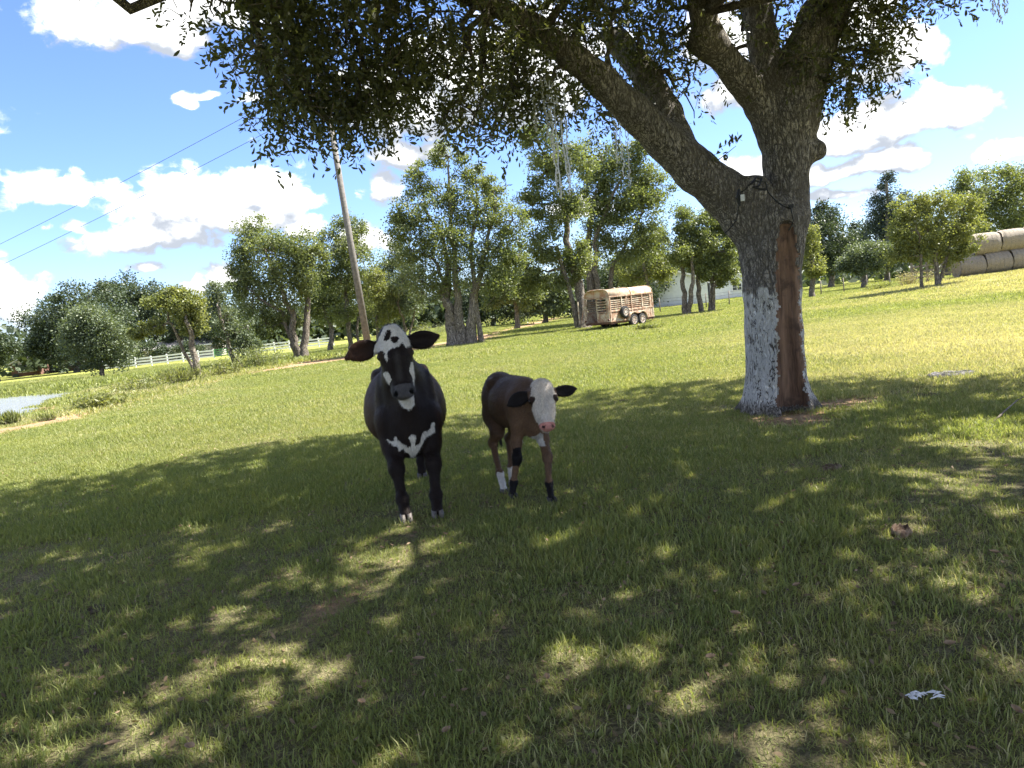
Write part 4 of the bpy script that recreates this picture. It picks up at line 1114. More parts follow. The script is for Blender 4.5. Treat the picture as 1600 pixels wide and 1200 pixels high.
# ------------------------------------------------------------------ middle and far trees
LM = {
 'mid': leafmat('field_tree_leaf', (0.085,0.112,0.05), (0.20,0.225,0.10), 0.4, 0.45),
 'yel': leafmat('young_tree_leaf', (0.10,0.125,0.045), (0.25,0.26,0.11), 0.42, 0.45),
 'blu': leafmat('willow_leaf', (0.07,0.098,0.06), (0.16,0.19,0.11), 0.3, 0.5),
 'drk': leafmat('dark_leaf', (0.032,0.050,0.030), (0.080,0.105,0.055), 0.22, 0.5),
 'cedar': leafmat('cedar_foliage', (0.04,0.06,0.05), (0.075,0.10,0.08), 0.15, 0.6),
 'dryb': leafmat('dry_bush', (0.20,0.18,0.11), (0.38,0.33,0.22), 0.3, 0.7),
}
midbark = barkmat('field_tree_bark', (0.15,0.125,0.10), (0.34,0.30,0.25), 0.5, 0.3, False, 0.03)
def tree(name, label, base, depth, blobs, stems, leaf='mid', nl=9000, size=0.165, cat='tree', group=None, nb=26, seed=0, sub_r=0.46, dens=1.75, zshift=0, depthk=0.8):
    """base=(px,py) or None; stems: list of pixel polylines [(px,py,width_px),...]; blobs=(px,py,rx,ry)"""
    rng = np.random.default_rng(100+seed)
    p0 = at(base[0], base[1], depth); z0 = gz(p0.x, p0.y)
    root = empty(name, (p0.x, p0.y, z0)); tag(root, label, cat, group)
    o = Vector((p0.x, p0.y, z0))
    def lp(px, py, dy=0): return at(px, py, depth+dy)-o
    tr = MB(); br = MB(); nodes = []
    for st in stems:
        n = len(st); pts, rr = [], []
        dyv = rng.uniform(-0.8, 0.8)
        for i, s in enumerate(st):
            p = lp(s[0], s[1], dyv*i/max(1, n-1))
            if i == 0: p.z = min(p.z, 0)-0.15; 
            pts.append(p); rr.append(s[2]*mpp(depth)/2)
        # refine with slight wander
        P5, R5 = [], []
        for i in range(n-1):
            for k in range(4):
                f = k/4; P5.append(pts[i].lerp(pts[i+1], f)+Vector(rng.normal(size=3))*0.05*(0 if (i == 0 and k == 0) else 1)); R5.append(rr[i]*(1-f)+rr[i+1]*f)
        P5.append(pts[-1]); R5.append(rr[-1]); R5[0] *= 1.35
        tr = MB(); tr.tube(P5, R5, 9, False); tr.build('trunk', midbark, root, True); tr = MB(); nodes += [(p, r_) for p, r_ in zip(P5[3:], R5[3:])]
    vols = np.array([b_[2]*b_[3] for b_ in blobs], float); vols = vols/vols.sum()
    parts = []
    for b_, vf in zip(blobs, vols):
        rx, ry = b_[2]*mpp(depth), b_[3]*mpp(depth)
        c = lp(b_[0], b_[1], rng.uniform(-0.3, 0.3)*rx); rdep = (rx+ry)/2*depthk
        if nodes:
            nr = min(nodes, key=lambda q: (q[0]-c).length+max(0, q[0].z-c.z)*2)
            crook(nr[0], c, min(nr[1]*0.7, 0.12), 0.03, br, rng, 5, 0.1)
        nsub = max(4, int(nb*max(0.35, vf*len(blobs))))
        sc_, sd = blob_pts(rng, c, (rx, rdep, ry), nsub, 0.25); sc_ = np.array(c)+(sc_-np.array(c))*rng.uniform(0.65,1.22,(nsub,1))
        if nodes:
            for k in range(min(nsub, 7)): crook(c, sc_[k], 0.035, 0.012, br, rng, 3, 0.12)
        npl = max(8, int(nl*vf/nsub*dens))
        sr = sub_r*min(rx, ry)
        per = rng.integers(int(npl*0.5), int(npl*1.5)+1, nsub)
        C2 = np.repeat(sc_, per, 0)
        off = rng.normal(size=(len(C2),3))*np.repeat(rng.uniform(0.3,0.62,nsub), per)[:,None]*sr*np.array([1,1,0.75])
        pp = C2+off
        dd_ = off/ (np.linalg.norm(off, axis=1, keepdims=True)+1e-6)*0.5 + rng.normal(size=off.shape)*0.7+np.array([0,0,-0.1])
        parts.append(leaves_from(pp, dd_, size*0.86, 0.62, rng, 1))
    link('crown', crown_mesh('crown', parts, LM[leaf]), None, root)
    if tr.v: tr.build('trunk', midbark, root, True)
    if br.v: tag(br.build('branch', midbark, root, True), kind='stuff')
    return root

def far(name, label, px, base_y, depth, blobs, leaf, nl, size, cat='tree', group=None, seed=0, trunk=True, nb=24, **kw):
    st = [[(px, base_y, 9), (px+2, base_y-20, 7), (blobs[0][0], blobs[0][1], 4)]] if trunk else []
    return tree(name, label, (px, base_y), depth, blobs, st, leaf, nl, size, cat, group, nb=nb, seed=seed, **kw)

GT = 'field trees'
# far backdrop, left
far('tree', 'very large dark tree at the far left beyond the pond', 120, 582, 108, [(100,520,62,54),(150,500,50,50),(75,505,36,36),(160,540,50,36),(110,470,40,24),(60,545,26,26)], 'drk', 15000, 0.42, seed=1, nb=40)
far('tree', 'dark spreading tree top rising behind the big far left tree', 215, 570, 125, [(200,465,52,30),(245,475,46,24),(175,455,30,18),(265,500,34,30),(215,500,50,26)], 'drk', 11000, 0.46, seed=2, nb=34)
far('tree', 'small dark tree cut by the left edge beside the brick house', -6, 590, 100, [(2,540,26,18),(16,545,14,10),(-14,562,18,16),(-28,560,30,30)], 'drk', 5000, 0.36, seed=3)
far('tree', 'dark trees behind the long pale house right of the young yellow green tree', 300, 560, 120, [(300,500,34,30),(335,505,34,40),(370,500,40,36),(270,525,28,22)], 'drk', 8000, 0.44, seed=4)
for i, (px, dpt, w, h) in enumerate([(430,150,50,34),(510,150,50,30),(600,140,60,34),(680,140,54,36)]):
    hy = 485-0.105*(px-800)
    far('tree', ['dark far tree mass behind the left end of the white fence','dark far tree behind the right end of the white fence','dark far trees behind the utility pole','dark far trees just left of the multi stemmed tree'][i], px, hy+12, dpt, [(px,hy-h*0.55,w,h*0.8),(px-w*0.5,hy-h*0.4,w*0.6,h*0.6),(px+w*0.5,hy-h*0.5,w*0.6,h*0.7)], 'drk', 6500, 0.5, seed=5+i)
far('tree', 'rounded grey green tree standing on the far pond bank', 158, 598, 56, [(150,520,44,36),(120,535,26,30),(180,535,32,34),(155,560,34,20),(140,495,26,22)], 'blu', 13000, 0.2, seed=10, nb=40)
# yellow-green young tree leaning left
tree('tree', 'young yellow green tree leaning left on the near pond bank', (308,594), 35, [(292,480,30,24),(262,472,26,18),(240,510,26,12),(215,520,20,10),(305,505,18,18),(280,462,22,14),(300,520,14,12)],
     [[(308,597,13),(305,560,10),(299,525,8),(290,500,6)],[(299,528,6),(270,505,4),(240,512,3)]], 'yel', 7500, 0.15, seed=11, nb=26)
tree('tree', 'thin crooked tree with sparse crown left of the twin stemmed tree', (368,577), 40, [(340,462,20,24),(350,500,20,24),(372,520,22,24),(330,480,12,14),(385,540,22,16)],
     [[(370,580,8),(362,550,7),(350,515,5),(342,480,4)],[(366,560,5),(378,530,4),(392,500,3)]], 'blu', 4200, 0.15, seed=12, nb=20)
tree('tree', 'broad leafy tree with dark twin stems left of the utility pole', (470,556), 43, [(400,370,32,30),(385,410,26,40),(430,400,38,42),(465,395,34,34),(395,460,36,34),(440,450,36,36),(480,430,28,44),(415,505,32,22),(450,500,30,20),(375,440,20,26),(498,400,16,26)],
     [[(465,557,15),(460,530,12),(455,490,9),(438,450,7),(420,405,5)],[(474,557,14),(476,520,11),(480,480,9),(476,440,6),(470,400,4)],[(462,520,7),(440,490,5),(412,470,4)]], 'mid', 19000, 0.16, seed=13, nb=30)
tree('tree', 'slender leafy tree directly behind and left of the utility pole', (545,532), 50, [(545,360,36,26),(520,390,26,34),(560,400,34,34),(530,440,34,32),(570,450,26,36),(540,490,30,20),(505,430,16,30)],
     [[(546,534,8),(544,500,7),(540,460,6),(548,410,4),(552,370,3)],[(556,534,5),(560,500,4),(566,450,3)]], 'mid', 11500, 0.17, seed=14, nb=24)
tree('tree', 'small leafy sapling just right of the utility pole', (590,528), 47, [(592,462,20,26),(600,490,22,18),(588,435,16,20),(612,470,16,20)], [[(590,530,5),(588,500,4),(594,460,3)]], 'yel', 4200, 0.15, seed=15)
tree('tree', 'thin grey tree with bare lower twigs behind the cow', (632,526), 47, [(632,455,24,30),(645,480,22,18),(620,470,16,22),(640,420,22,26)], [[(633,528,5),(632,505,4),(624,480,3),(622,455,2)],[(632,505,4),(648,485,3),(655,465,2)]], 'blu', 4200, 0.15, seed=16)
tree('tree', 'large pale leaved tree with a cluster of thick grey stems in the middle', (722,534), 38.5, [(700,245,30,22),(655,285,28,24),(745,280,32,22),(640,335,32,34),(690,310,34,30),(750,330,44,36),(700,370,46,36),(640,390,36,34),(775,390,34,36),(720,420,46,34),(660,440,34,30),(780,440,32,26),(800,345,24,32),(620,350,18,26),(810,400,20,26),(770,300,24,22)],
     [[(707,536,18),(704,500,16),(697,465,13),(703,420,9),(690,370,6),(660,320,4)],[(722,536,18),(718,505,15),(716,470,12),(710,400,8),(704,330,5),(700,260,3)],[(735,535,20),(737,495,15),(741,455,12),(752,420,8),(765,360,5),(778,310,3)],[(714,536,16),(706,495,13),(694,462,10),(690,430,6),(670,400,4)],[(742,440,8),(735,400,6),(745,340,4),(745,290,3)]],
     'mid', 25000, 0.145, seed=17, nb=26)
tree('tree', 'tall tree with leaning trunk just left of the stock trailer', (912,502), 42, [(850,270,34,30),(880,330,40,36),(850,390,36,30),(820,430,26,24),(895,250,34,30),(900,400,26,34),(868,440,30,18),(830,320,24,26),(840,220,30,26)],
     [[(912,506,24),(908,470,16),(900,430,14),(886,390,11),(884,330,8),(870,280,5)],[(893,400,8),(870,385,6),(845,395,4)]], 'mid', 19000, 0.16, seed=18, nb=24)
tree('tree', 'tall forked tree rising right behind the stock trailer', (926,490), 46, [(940,250,34,34),(960,310,40,36),(985,270,34,34),(940,360,30,30),(1005,330,36,34),(975,390,36,28),(1010,385,26,30),(1020,290,28,30),(1000,225,24,24),(930,300,24,30)],
     [[(926,492,14),(923,440,13),(918,400,11),(922,350,8),(935,300,5),(940,240,3)],[(934,470,9),(930,420,9),(932,370,7),(950,320,5),(975,270,3)],[(950,455,8),(956,420,7),(975,390,5),(1000,340,3)]], 'mid', 21000, 0.17, seed=19, nb=24)
tree('tree', 'twin stemmed tree in front of the white house, left of the pair', (1068,500), 45, [(1075,350,26,26),(1060,390,26,30),(1090,400,24,26),(1100,375,20,20)],
     [[(1067,502,11),(1071,475,8),(1066,440,7),(1068,400,5)],[(1073,502,10),(1079,470,8),(1083,440,6),(1082,400,4)]], 'mid', 9000, 0.155, seed=20, nb=20)
tree('tree', 'straight stemmed tree between the white house and the oak trunk', (1097,500), 45.5, [(1105,350,24,26),(1120,390,26,30),(1100,420,26,18),(1130,420,22,20),(1125,350,20,26),(1145,390,18,30)],
     [[(1099,500,9),(1095,470,8),(1091,430,6),(1098,390,4)]], 'mid', 8500, 0.155, seed=21, nb=20)
tree('tree', 'slim two stemmed tree nearest the left side of the oak trunk', (1110,498), 46, [(1130,340,24,24),(1150,370,20,30),(1138,435,22,14),(1120,440,18,12)],
     [[(1110,499,10),(1111,460,7),(1115,420,6),(1120,370,4)],[(1112,480,6),(1118,440,5),(1130,400,3)]], 'mid', 6000, 0.155, seed=22, nb=16)
# dark trees behind the middle
far('bush', 'low dark bushes growing in front of the long pale house', 258, 566, 108, [(232,548,26,14),(268,552,22,12),(300,546,20,14)], 'drk', 3500, 0.3, 'bush', seed=60, trunk=False)
far('tree', 'leafy tree filling the gap between the twin stemmed tree and the pole', 515, 532, 58, [(505,480,30,34),(530,460,26,30),(490,455,24,30)], 'mid', 8000, 0.2, seed=61)
far('tree', 'pale leafy tree between the pole and the grey stemmed tree, farther back', 605, 520, 58, [(605,440,30,36),(585,470,28,30),(630,470,28,30),(620,400,20,24)], 'blu', 9000, 0.2, seed=62)
far('tree', 'leafy tree closing the gap behind the bare earth bank', 805, 500, 56, [(800,430,34,34),(830,450,30,26),(780,455,30,26)], 'mid', 8500, 0.19, seed=63)
far('tree', 'light leafy tree behind the forked tree and the trailer roof', 1010, 476, 60, [(1005,410,34,30),(1035,420,26,24),(985,430,28,20),(1020,375,24,26)], 'yel', 8500, 0.2, seed=64)
for i, (px, dpt, w, h, lab) in enumerate([(770,78,56,50,'dark dense tree behind the gap right of the pale middle tree'),(850,70,46,36,'low bushy green tree behind the dirt bank'),(905,84,60,56,'dark dense tree behind the trailer roof on the left'),(985,84,50,56,'dark dense tree behind the trailer roof'),(1040,100,50,56,'dark tree behind the white house gable'),(1120,104,54,60,'dark tree behind the right end of the white house'),(1185,100,40,50,'dark tree mostly hidden behind the oak trunk')]):
    hy = 485-0.105*(px-800)
    far('tree', lab, px, hy+18, dpt, [(px,hy-h*0.5,w,h*0.8),(px-w*0.5,hy-h*0.3,w*0.6,h*0.6),(px+w*0.45,hy-h*0.35,w*0.6,h*0.65)], 'blu' if i == 1 else 'drk', 8500, 0.32, seed=30+i, nb=26)
# right side
far('tree', 'small bright green tree at the right edge of the oak trunk', 1268, 440, 55, [(1262,372,14,26),(1266,410,18,22),(1275,425,12,10),(1258,395,14,20)], 'yel', 4500, 0.17, seed=40)
far('tree', 'dense dark rounded tree standing alone right of the oak', 1298, 434, 92, [(1298,375,34,42),(1290,345,24,24),(1310,395,28,30),(1275,400,22,30),(1285,325,12,10)], 'drk', 12000, 0.3, seed=41, nb=34)
far('tree', 'tall dark blue green cedar rising above the right tree line', 1385, 430, 100, [(1385,285,16,16),(1392,310,28,20),(1375,335,28,26),(1400,345,30,30),(1375,375,34,30),(1390,400,36,24)], 'cedar', 12000, 0.3, seed=42, nb=30)
far('tree', 'low rounded blue green tree before the cedar', 1350, 440, 70, [(1350,400,36,20),(1325,412,24,16),(1375,400,28,22),(1345,418,40,14)], 'blu', 8500, 0.22, seed=43)
far('tree', 'dark tree filling the gap behind the cedar', 1350, 435, 112, [(1345,375,26,24),(1330,390,26,24),(1420,370,36,34)], 'drk', 6000, 0.4, seed=44)
tree('tree', 'spreading light green tree just left of the round hay bales', (1464,434), 41, [(1425,330,30,22),(1465,315,34,22),(1505,325,30,24),(1410,360,24,24),(1450,360,34,28),(1500,360,32,24),(1400,398,20,16),(1435,395,28,18),(1475,395,26,20),(1510,390,20,14)],
     [[(1465,436,8),(1461,405,6),(1462,370,5),(1470,330,3)],[(1440,432,5),(1438,400,4),(1432,360,3)],[(1463,410,5),(1485,380,4),(1500,350,3)]], 'yel', 15000, 0.145, seed=45, nb=24)
far('tree', 'large green tree behind the top row of bales', 1560, 420, 66, [(1520,300,34,34),(1560,290,36,30),(1590,320,36,40),(1540,340,36,30),(1610,280,30,30),(1500,285,22,20),(1580,360,30,20)], 'mid', 15000, 0.21, seed=46, nb=36)
far('tree', 'tall dark tree at the far right edge', 1650, 415, 78, [(1610,330,36,46),(1660,300,50,50),(1640,360,50,40)], 'drk', 9000, 0.26, seed=47)
far('tree', 'dark tree behind the light green tree by the bales', 1480, 428, 90, [(1470,370,40,30),(1440,380,36,30),(1520,375,40,34)], 'drk', 8500, 0.3, seed=48)
# trees outside the frame so that the place goes on
far('tree', 'dark tree beyond the left side of the picture', -120, 590, 100, [(-120,540,60,44),(-160,555,50,36)], 'drk', 6000, 0.42, seed=49)
far('tree', 'dark tree beyond the right side of the picture', 1800, 400, 90, [(1800,330,60,50),(1740,350,50,40)], 'drk', 6000, 0.4, seed=50)
# distant wood closing the horizon
rw = np.random.default_rng(77)
ang = rw.uniform(-1.5, 1.5, 900); dist = rw.uniform(135, 230, 900); hgt = rw.uniform(3.5, 8.5, 900)
wc = np.stack([np.sin(ang)*dist, np.cos(ang)*dist, hgt*0.55], 1)
per = 44; C2 = np.repeat(wc, per, 0); of = rw.normal(size=(len(C2),3))*np.array([2.6,2.6,1])*1.0; of[:,2] *= np.repeat(hgt*0.30, per)
pp = C2+of; pp[:,2] = np.abs(pp[:,2])-0.6
me = crown_mesh('distant_wood', [leaves_from(pp, rw.normal(size=pp.shape), 1.5, 0.8, rw, 1)], LM['drk'])
tag(link('distant_wood', me), 'dark line of far woodland along the horizon', 'trees', kind='stuff')

# shrubs and weeds
def shrub(label, px, py, w, h, leaf, n, size, seed, upright=False, group=None, cat='shrub', name='shrub'):
    rng = np.random.default_rng(500+seed); p = ground(px, py); D_ = p.y
    root = empty(name, p); tag(root, label, cat, group)
    st = MB(); W_, H_ = w*mpp(D_), h*mpp(D_); parts = []
    ns = 24 if not upright else 60
    pos, drs = [], []
    for k in range(ns):
        bx, by = rng.normal()*W_*0.28, rng.normal()*W_*0.22
        top = Vector((bx*1.5+rng.normal()*0.05, by*1.4, H_*rng.uniform(0.6,1.0)))
        b0 = Vector((bx, by, -0.03+gz(p.x+bx, p.y+by)-p.z)); top.z += b0.z
        st.tube([b0, b0.lerp(top, 0.5)+Vector(rng.normal(size=3))*0.03, top], [0.012,0.008,0.004], 4, False)
        m_ = n//ns
        for j in range(m_):
            f = rng.uniform(0.15, 1.05); q = b0.lerp(top, f)
            sp_ = 0.10*W_ if not upright else 0.03
            pos.append(np.array(q)+rng.normal(size=3)*sp_); drs.append(rng.normal(size=3)*(0.7 if not upright else 0.35)+np.array([0,0,0.4 if not upright else 1.0]))
    link('foliage', crown_mesh('foliage', [leaves_from(np.array(pos), np.array(drs), size, 0.35 if not upright else 0.12, rng, 1)], LM[leaf]), None, root)
    tag(st.build('stem', twigm, root), kind='stuff')
shrub('upright reed clump in the pond water at the left edge', 16, 664, 20, 15, 'yel', 500, 0.18, 1, True, cat='reeds', name='reed_clump')
shrub('broad weedy reeds on the pond edge right of the open water', 74, 657, 18, 8, 'yel', 300, 0.12, 2, True, cat='reeds', name='reed_clump')
shrub('leafy yellow green bush on the pond bank beside the water', 158, 636, 46, 20, 'yel', 1700, 0.12, 3)
shrub('low green bush on the pond bank left of the young tree', 222, 610, 50, 16, 'yel', 1300, 0.12, 4)
shrub('grassy green tuft at the foot of the young leaning tree', 280, 600, 46, 22, 'yel', 1500, 0.22, 5, True)
shrub('leafy bush on the bank between the leaning and twin stemmed trees', 400, 574, 54, 34, 'mid', 2400, 0.12, 6)
shrub('dark low bush left of the leafy bank bush', 352, 586, 34, 22, 'yel', 1200, 0.12, 7)
for i, (px, py, w, h, lf, lab) in enumerate([(655,528,40,20,'yel','bright weeds behind the cow right ear'),(690,520,40,14,'mid','low green weeds left of the thick grey stems'),(765,508,44,16,'yel','pale weeds right of the thick grey stems'),(800,498,40,14,'yel','pale weeds on the dirt bank, middle clump'),(845,491,40,14,'mid','weeds on the dirt bank before the leaning trunk'),(885,488,26,20,'dryb','dry upright weeds left of the leaning trunk'),(1012,515,20,8,'yel','small weeds at the right foot of the stock trailer'),(1420,446,36,20,'dryb','pale dry bush on the rise left of the hay bales'),(1375,452,24,8,'yel','low green weeds left of the pale dry bush')]):
    shrub(lab, px, py, w, h, lf, 1100, 0.12, 20+i, lf == 'dryb' and px < 1000)

# ------------------------------------------------------------------ utility pole and wires
pm = simple('weathered_pole_wood', (0.20,0.185,0.17), (0.14,0.13,0.12), 6, 0.9)
pb = at(577,548,42); pb.z = gz(pb.x, pb.y)
pole = empty('utility_pole', pb); tag(pole, 'tall grey wooden utility pole leaning behind the cow', 'utility pole')
ptop = at(500,95,42)
q = MB(); q.tube([Vector((0,0,-0.3)), (at(546,370,42)-pb), ptop-pb], [0.21,0.185,0.145], 14); q.build('post', pm, pole, True)
q = MB(); a = at(488,172,41.9)-pb; c = at(515,182,41.9)-pb; q.tube([a, c], 0.04, 8); q.build('lamp_arm', pm, pole, True)
lg = simple('grey_lamp_metal', (0.5,0.5,0.5), (0.4,0.4,0.4), 9, 0.4, 0.3)
q = MB(); q.tube([a+Vector((0,0,0.1)), a, a-Vector((0,0,0.28))], [0.1,0.17,0.12], 12); q.build('lamp_head', lg, pole, True)
q = MB(); c1 = ptop-pb+Vector((-0.9,0,-0.5)); c2 = ptop-pb+Vector((0.9,0,-0.5)); q.beam(c1, c2, 0.1, 0.12); q.build('crossarm', pm, pole)
wm_b = simple('dark_wire', (0.05,0.05,0.055), None, 5, 0.6)
for i, (a, c, lab) in enumerate([((500,118,42),(-330,535,60),'upper power line running down left from the utility pole'),((505,160,42),(-330,562,60),'lower power line running down left from the utility pole')]):
    A_ = at(*a); B_ = at(*c); q = MB(); n = 24
    pts = [A_.lerp(B_, k/n)-Vector((0,0,0.5*4*(k/n)*(1-k/n))) for k in range(n+1)]
    q.tube([p-A_ for p in pts], 0.014, 5); o_ = q.build('power_line', wm_b); o_.location = A_; tag(o_, lab, 'power line')

# ------------------------------------------------------------------ buildings
brick = simple('brown_brick', (0.22,0.12,0.09), (0.15,0.09,0.07), 3, 0.9)
whitep = simple('white_siding', (0.62,0.64,0.67), (0.56,0.58,0.62), 2, 0.7)
trimm = simple('white_trim', (0.72,0.72,0.72), (0.66,0.66,0.66), 4, 0.6)
roofm = simple('grey_shingle_roof', (0.17,0.16,0.155), (0.12,0.115,0.11), 5, 0.9)
glassm, t, b = newmat('window_glass'); b.inputs['Base Color'].default_value = (0.05,0.06,0.07,1); b.inputs['Roughness'].default_value = 0.08
darkm = simple('dark_door_and_carport_shade', (0.05,0.045,0.04), None, 4, 0.9)
def house(label, px, py, depth, w, d_, hwall, hroof, wallm, gable_front=True, wins=(), rz=0, name='house', cat='house', roofover=0.35, door_or_shade=None, roofmat=None):
    p = at(px, py, depth); p.z = gz(p.x, p.y)
    r0 = empty(name, p, rz); tag(r0, label, cat)
    q = MB(); q.box((0,d_/2,hwall/2-0.3), (w,d_,hwall+0.6)); q.build('wall', wallm, r0)
    q = MB()
    if gable_front:
        for y_ in (0.004, d_):
            q = MB(); q.add([(-w/2,y_,hwall),(w/2,y_,hwall),(0,y_,hwall+hroof)], [(0,1,2)])
            q.build('gable', wallm if wallm is whitep else trimm, r0)
        q = MB(); e = roofover; s_ = hroof/(w/2)
        for sg in (-1,1):
            A = Vector((0,0,hwall+hroof+0.02)); B = Vector((sg*(w/2+e),0,hwall-e*s_+0.02)); T = Vector((0,0,0.14))
            vs = []
            for y_ in (-e, d_+e):
                for pt in (A, B, B+T, A+T): vs.append((pt.x, y_, pt.z))
            q.add(vs, [(0,1,2,3),(7,6,5,4),(0,4,5,1),(1,5,6,2),(2,6,7,3),(3,7,4,0)])
        q.build('roof', roofmat or roofm, r0)
        q = MB()
        for sg in (-1,1): q.beam((0,-e-0.03,hwall+hroof+0.06), (sg*(w/2+e),-e-0.03,hwall-e*s_+0.06), 0.04, 0.2)
        q.build('fascia', trimm, r0)
    else:
        for x_ in (-w/2, w/2):
            q = MB(); q.add([(x_,d_/2,hwall+hroof),(x_,0,hwall),(x_,d_,hwall)], [(0,1,2)])
            q.build('gable', wallm, r0)
        q = MB(); e = roofover; s_ = hroof/(d_/2)
        for sg in (-1,1):
            yc = d_/2
            vs = []
            for x_ in (-w/2-e, w/2+e):
                for (yy_, zz_) in ((yc,hwall+hroof+0.02),(yc+sg*(d_/2+e),hwall-e*s_+0.02),(yc+sg*(d_/2+e),hwall-e*s_+0.16),(yc,hwall+hroof+0.16)): vs.append((x_,yy_,zz_))
            q.add(vs, [(0,1,2,3),(7,6,5,4),(0,4,5,1),(1,5,6,2),(2,6,7,3),(3,7,4,0)])
        q.build('roof', roofmat or roofm, r0)
        q = MB(); q.beam((-w/2-e,-e-0.03,hwall-e*s_+0.06), (w/2+e,-e-0.03,hwall-e*s_+0.06), 0.04, 0.2); q.build('fascia', trimm, r0)
    for (wx, wz, ww, wh) in wins:
        q = MB(); t_ = 0.1
        q.box((wx,-0.03,wz+wh/2), (ww+2*t_,0.08,t_)); q.box((wx,-0.03,wz-wh/2), (ww+2*t_,0.08,t_))
        q.box((wx-ww/2,-0.03,wz), (t_,0.079,wh-t_)); q.box((wx+ww/2,-0.03,wz), (t_,0.079,wh-t_)); q.box((wx,-0.028,wz), (0.06,0.07,wh-t_)); q.box((wx,-0.026,wz), (ww-t_,0.06,0.05))
        f_ = q.build('window', trimm, r0)
        q = MB(); q.box((wx,-0.012,wz), (ww-0.02,0.02,wh-0.02)); q.build('pane', glassm, f_)
    if door_or_shade:
        q = MB(); q.box((door_or_shade[0],-0.02,door_or_shade[2]/2), (door_or_shade[1],0.06,door_or_shade[2])); q.build('door_or_shade', door_or_shade[3], r0)  # at the carport this is a flat panel with the shade as colour
    return r0
house('small brick house with white gable and white window at the far left', 42, 588, 118, 4.4, 8, 2.1, 1.0, brick, True, [(0.2,1.3,2.6,1.3)], R(8))
house('low brown brick house with carport behind the far left trees', 108, 582, 122, 8.5, 8, 2.3, 1.1, brick, False, [(1.2,1.4,1.6,1.0)], R(6), door_or_shade=(-2.2,3.4,2.2,darkm))
house('long low pale house behind the white fence', 262, 566, 116, 14, 8, 2.1, 1.0, simple('tan_siding',(0.42,0.39,0.36),(0.36,0.33,0.3),2,0.8), False, [(-5,1.5,1.6,1.1),(-1,1.5,1.6,1.1),(5.2,1.5,1.6,1.1)], R(5), door_or_shade=(2.2,1.0,2.1,darkm), roofmat=simple('pale_metal_roof',(0.27,0.25,0.24),(0.22,0.21,0.20),3,0.7))
house('white sided house with plain gable behind the paired trees', 1062, 463, 84, 6.4, 12, 2.7, 1.2, whitep, True, [], R(-14))
house('white outbuilding seen between the paired trees and the oak trunk', 1142, 456, 92, 5.0, 6, 2.4, 1.0, whitep, True, [(0.8,1.4,1.2,0.9)], R(-5), name='shed', cat='shed')
# dark hedge line below the white house
# ------------------------------------------------------------------ fences
fw = simple('white_fence_paint', (0.74,0.74,0.73), (0.66,0.66,0.65), 3, 0.6)
fence = empty('board_fence', at(165,578,98)); fence.location.z = gz(fence.location.x, fence.location.y)
tag(fence, 'white three rail board fence running across behind the pond', 'fence')
fo = Vector(fence.location)
FA, FB = at(162,580,98), at(520,530,104)
nP = 15; posts = []
for i in range(nP+1):
    p = FA.lerp(FB, i/nP); p.z = gz(p.x, p.y); posts.append(p)
pmesh = MB(); pmesh.box((0,0,0.62), (0.16,0.16,1.5)); pme = None
for i, p in enumerate(posts):
    if pme is None: o_ = pmesh.build('post', fw, fence); pme = o_.data
    else: o_ = bpy.data.objects.new('post', pme); COL.objects.link(o_); o_.parent = fence
    o_.location = p-fo
grn = simple('green_gate_paint', (0.10,0.26,0.10), (0.08,0.22,0.08), 4, 0.6)
for i in range(nP):
    if i == 7: continue
    for hz_k in (0.35, 0.75, 1.15):
        q = MB(); q.beam(posts[i]-fo+Vector((0,-0.1,hz_k)), posts[i+1]-fo+Vector((0,-0.1,hz_k)), 0.05, 0.20); q.build('rail', fw, fence)
gate = empty('field_gate', posts[7]); tag(gate, 'short green gate set in the white board fence', 'gate')
dv_g = posts[8]-posts[7]
for hz_k in (0.3,0.6,0.9,1.2):
    q = MB(); q.beam(dv_g*0.06+Vector((0,0,hz_k)), dv_g*0.94+Vector((0,0,hz_k)), 0.05, 0.13); q.build('gate_bar', grn, gate)
for f in (0.06,0.94):
    q = MB(); q.beam(dv_g*f+Vector((0,-0.05,0.15)), dv_g*f+Vector((0,-0.05,1.3)), 0.06, 0.08); q.build('gate_stile', grn, gate)
# wire fence behind the oak and field
tpost = simple('grey_fence_post', (0.24,0.21,0.18), (0.17,0.15,0.13), 8, 0.9)
WF = [ (1150,462,66),(1175,460,66),(1262,470,50),(1285,452,60),(1316,447,64),(1345,446,66),(1372,443,66),(1400,438,64)]
wfence = empty('wire_fence', at(1262,470,60)); wfence.location.z = gz(wfence.location.x, wfence.location.y)
tag(wfence, 'thin wire fence on grey posts crossing the far field right of the oak', 'fence')
wo = Vector(wfence.location); wps = []
for k in range(14):
    p = at(1030+k*36, 465-k*3.2, 62); p.z = gz(p.x, p.y)
    wps.append(p-wo)
    q = MB(); q.tube([p-wo-Vector((0,0,0.2)), p-wo+Vector((random.uniform(-0.05,0.05),0,1.25))], [0.055,0.045], 7); q.build('post', tpost, wfence, True)
for hz_k in (0.3,0.6,0.9,1.15):
    q = MB(); q.tube([p+Vector((0,0,hz_k)) for p in wps], 0.008, 3); q.build('wire', wm_b, wfence)
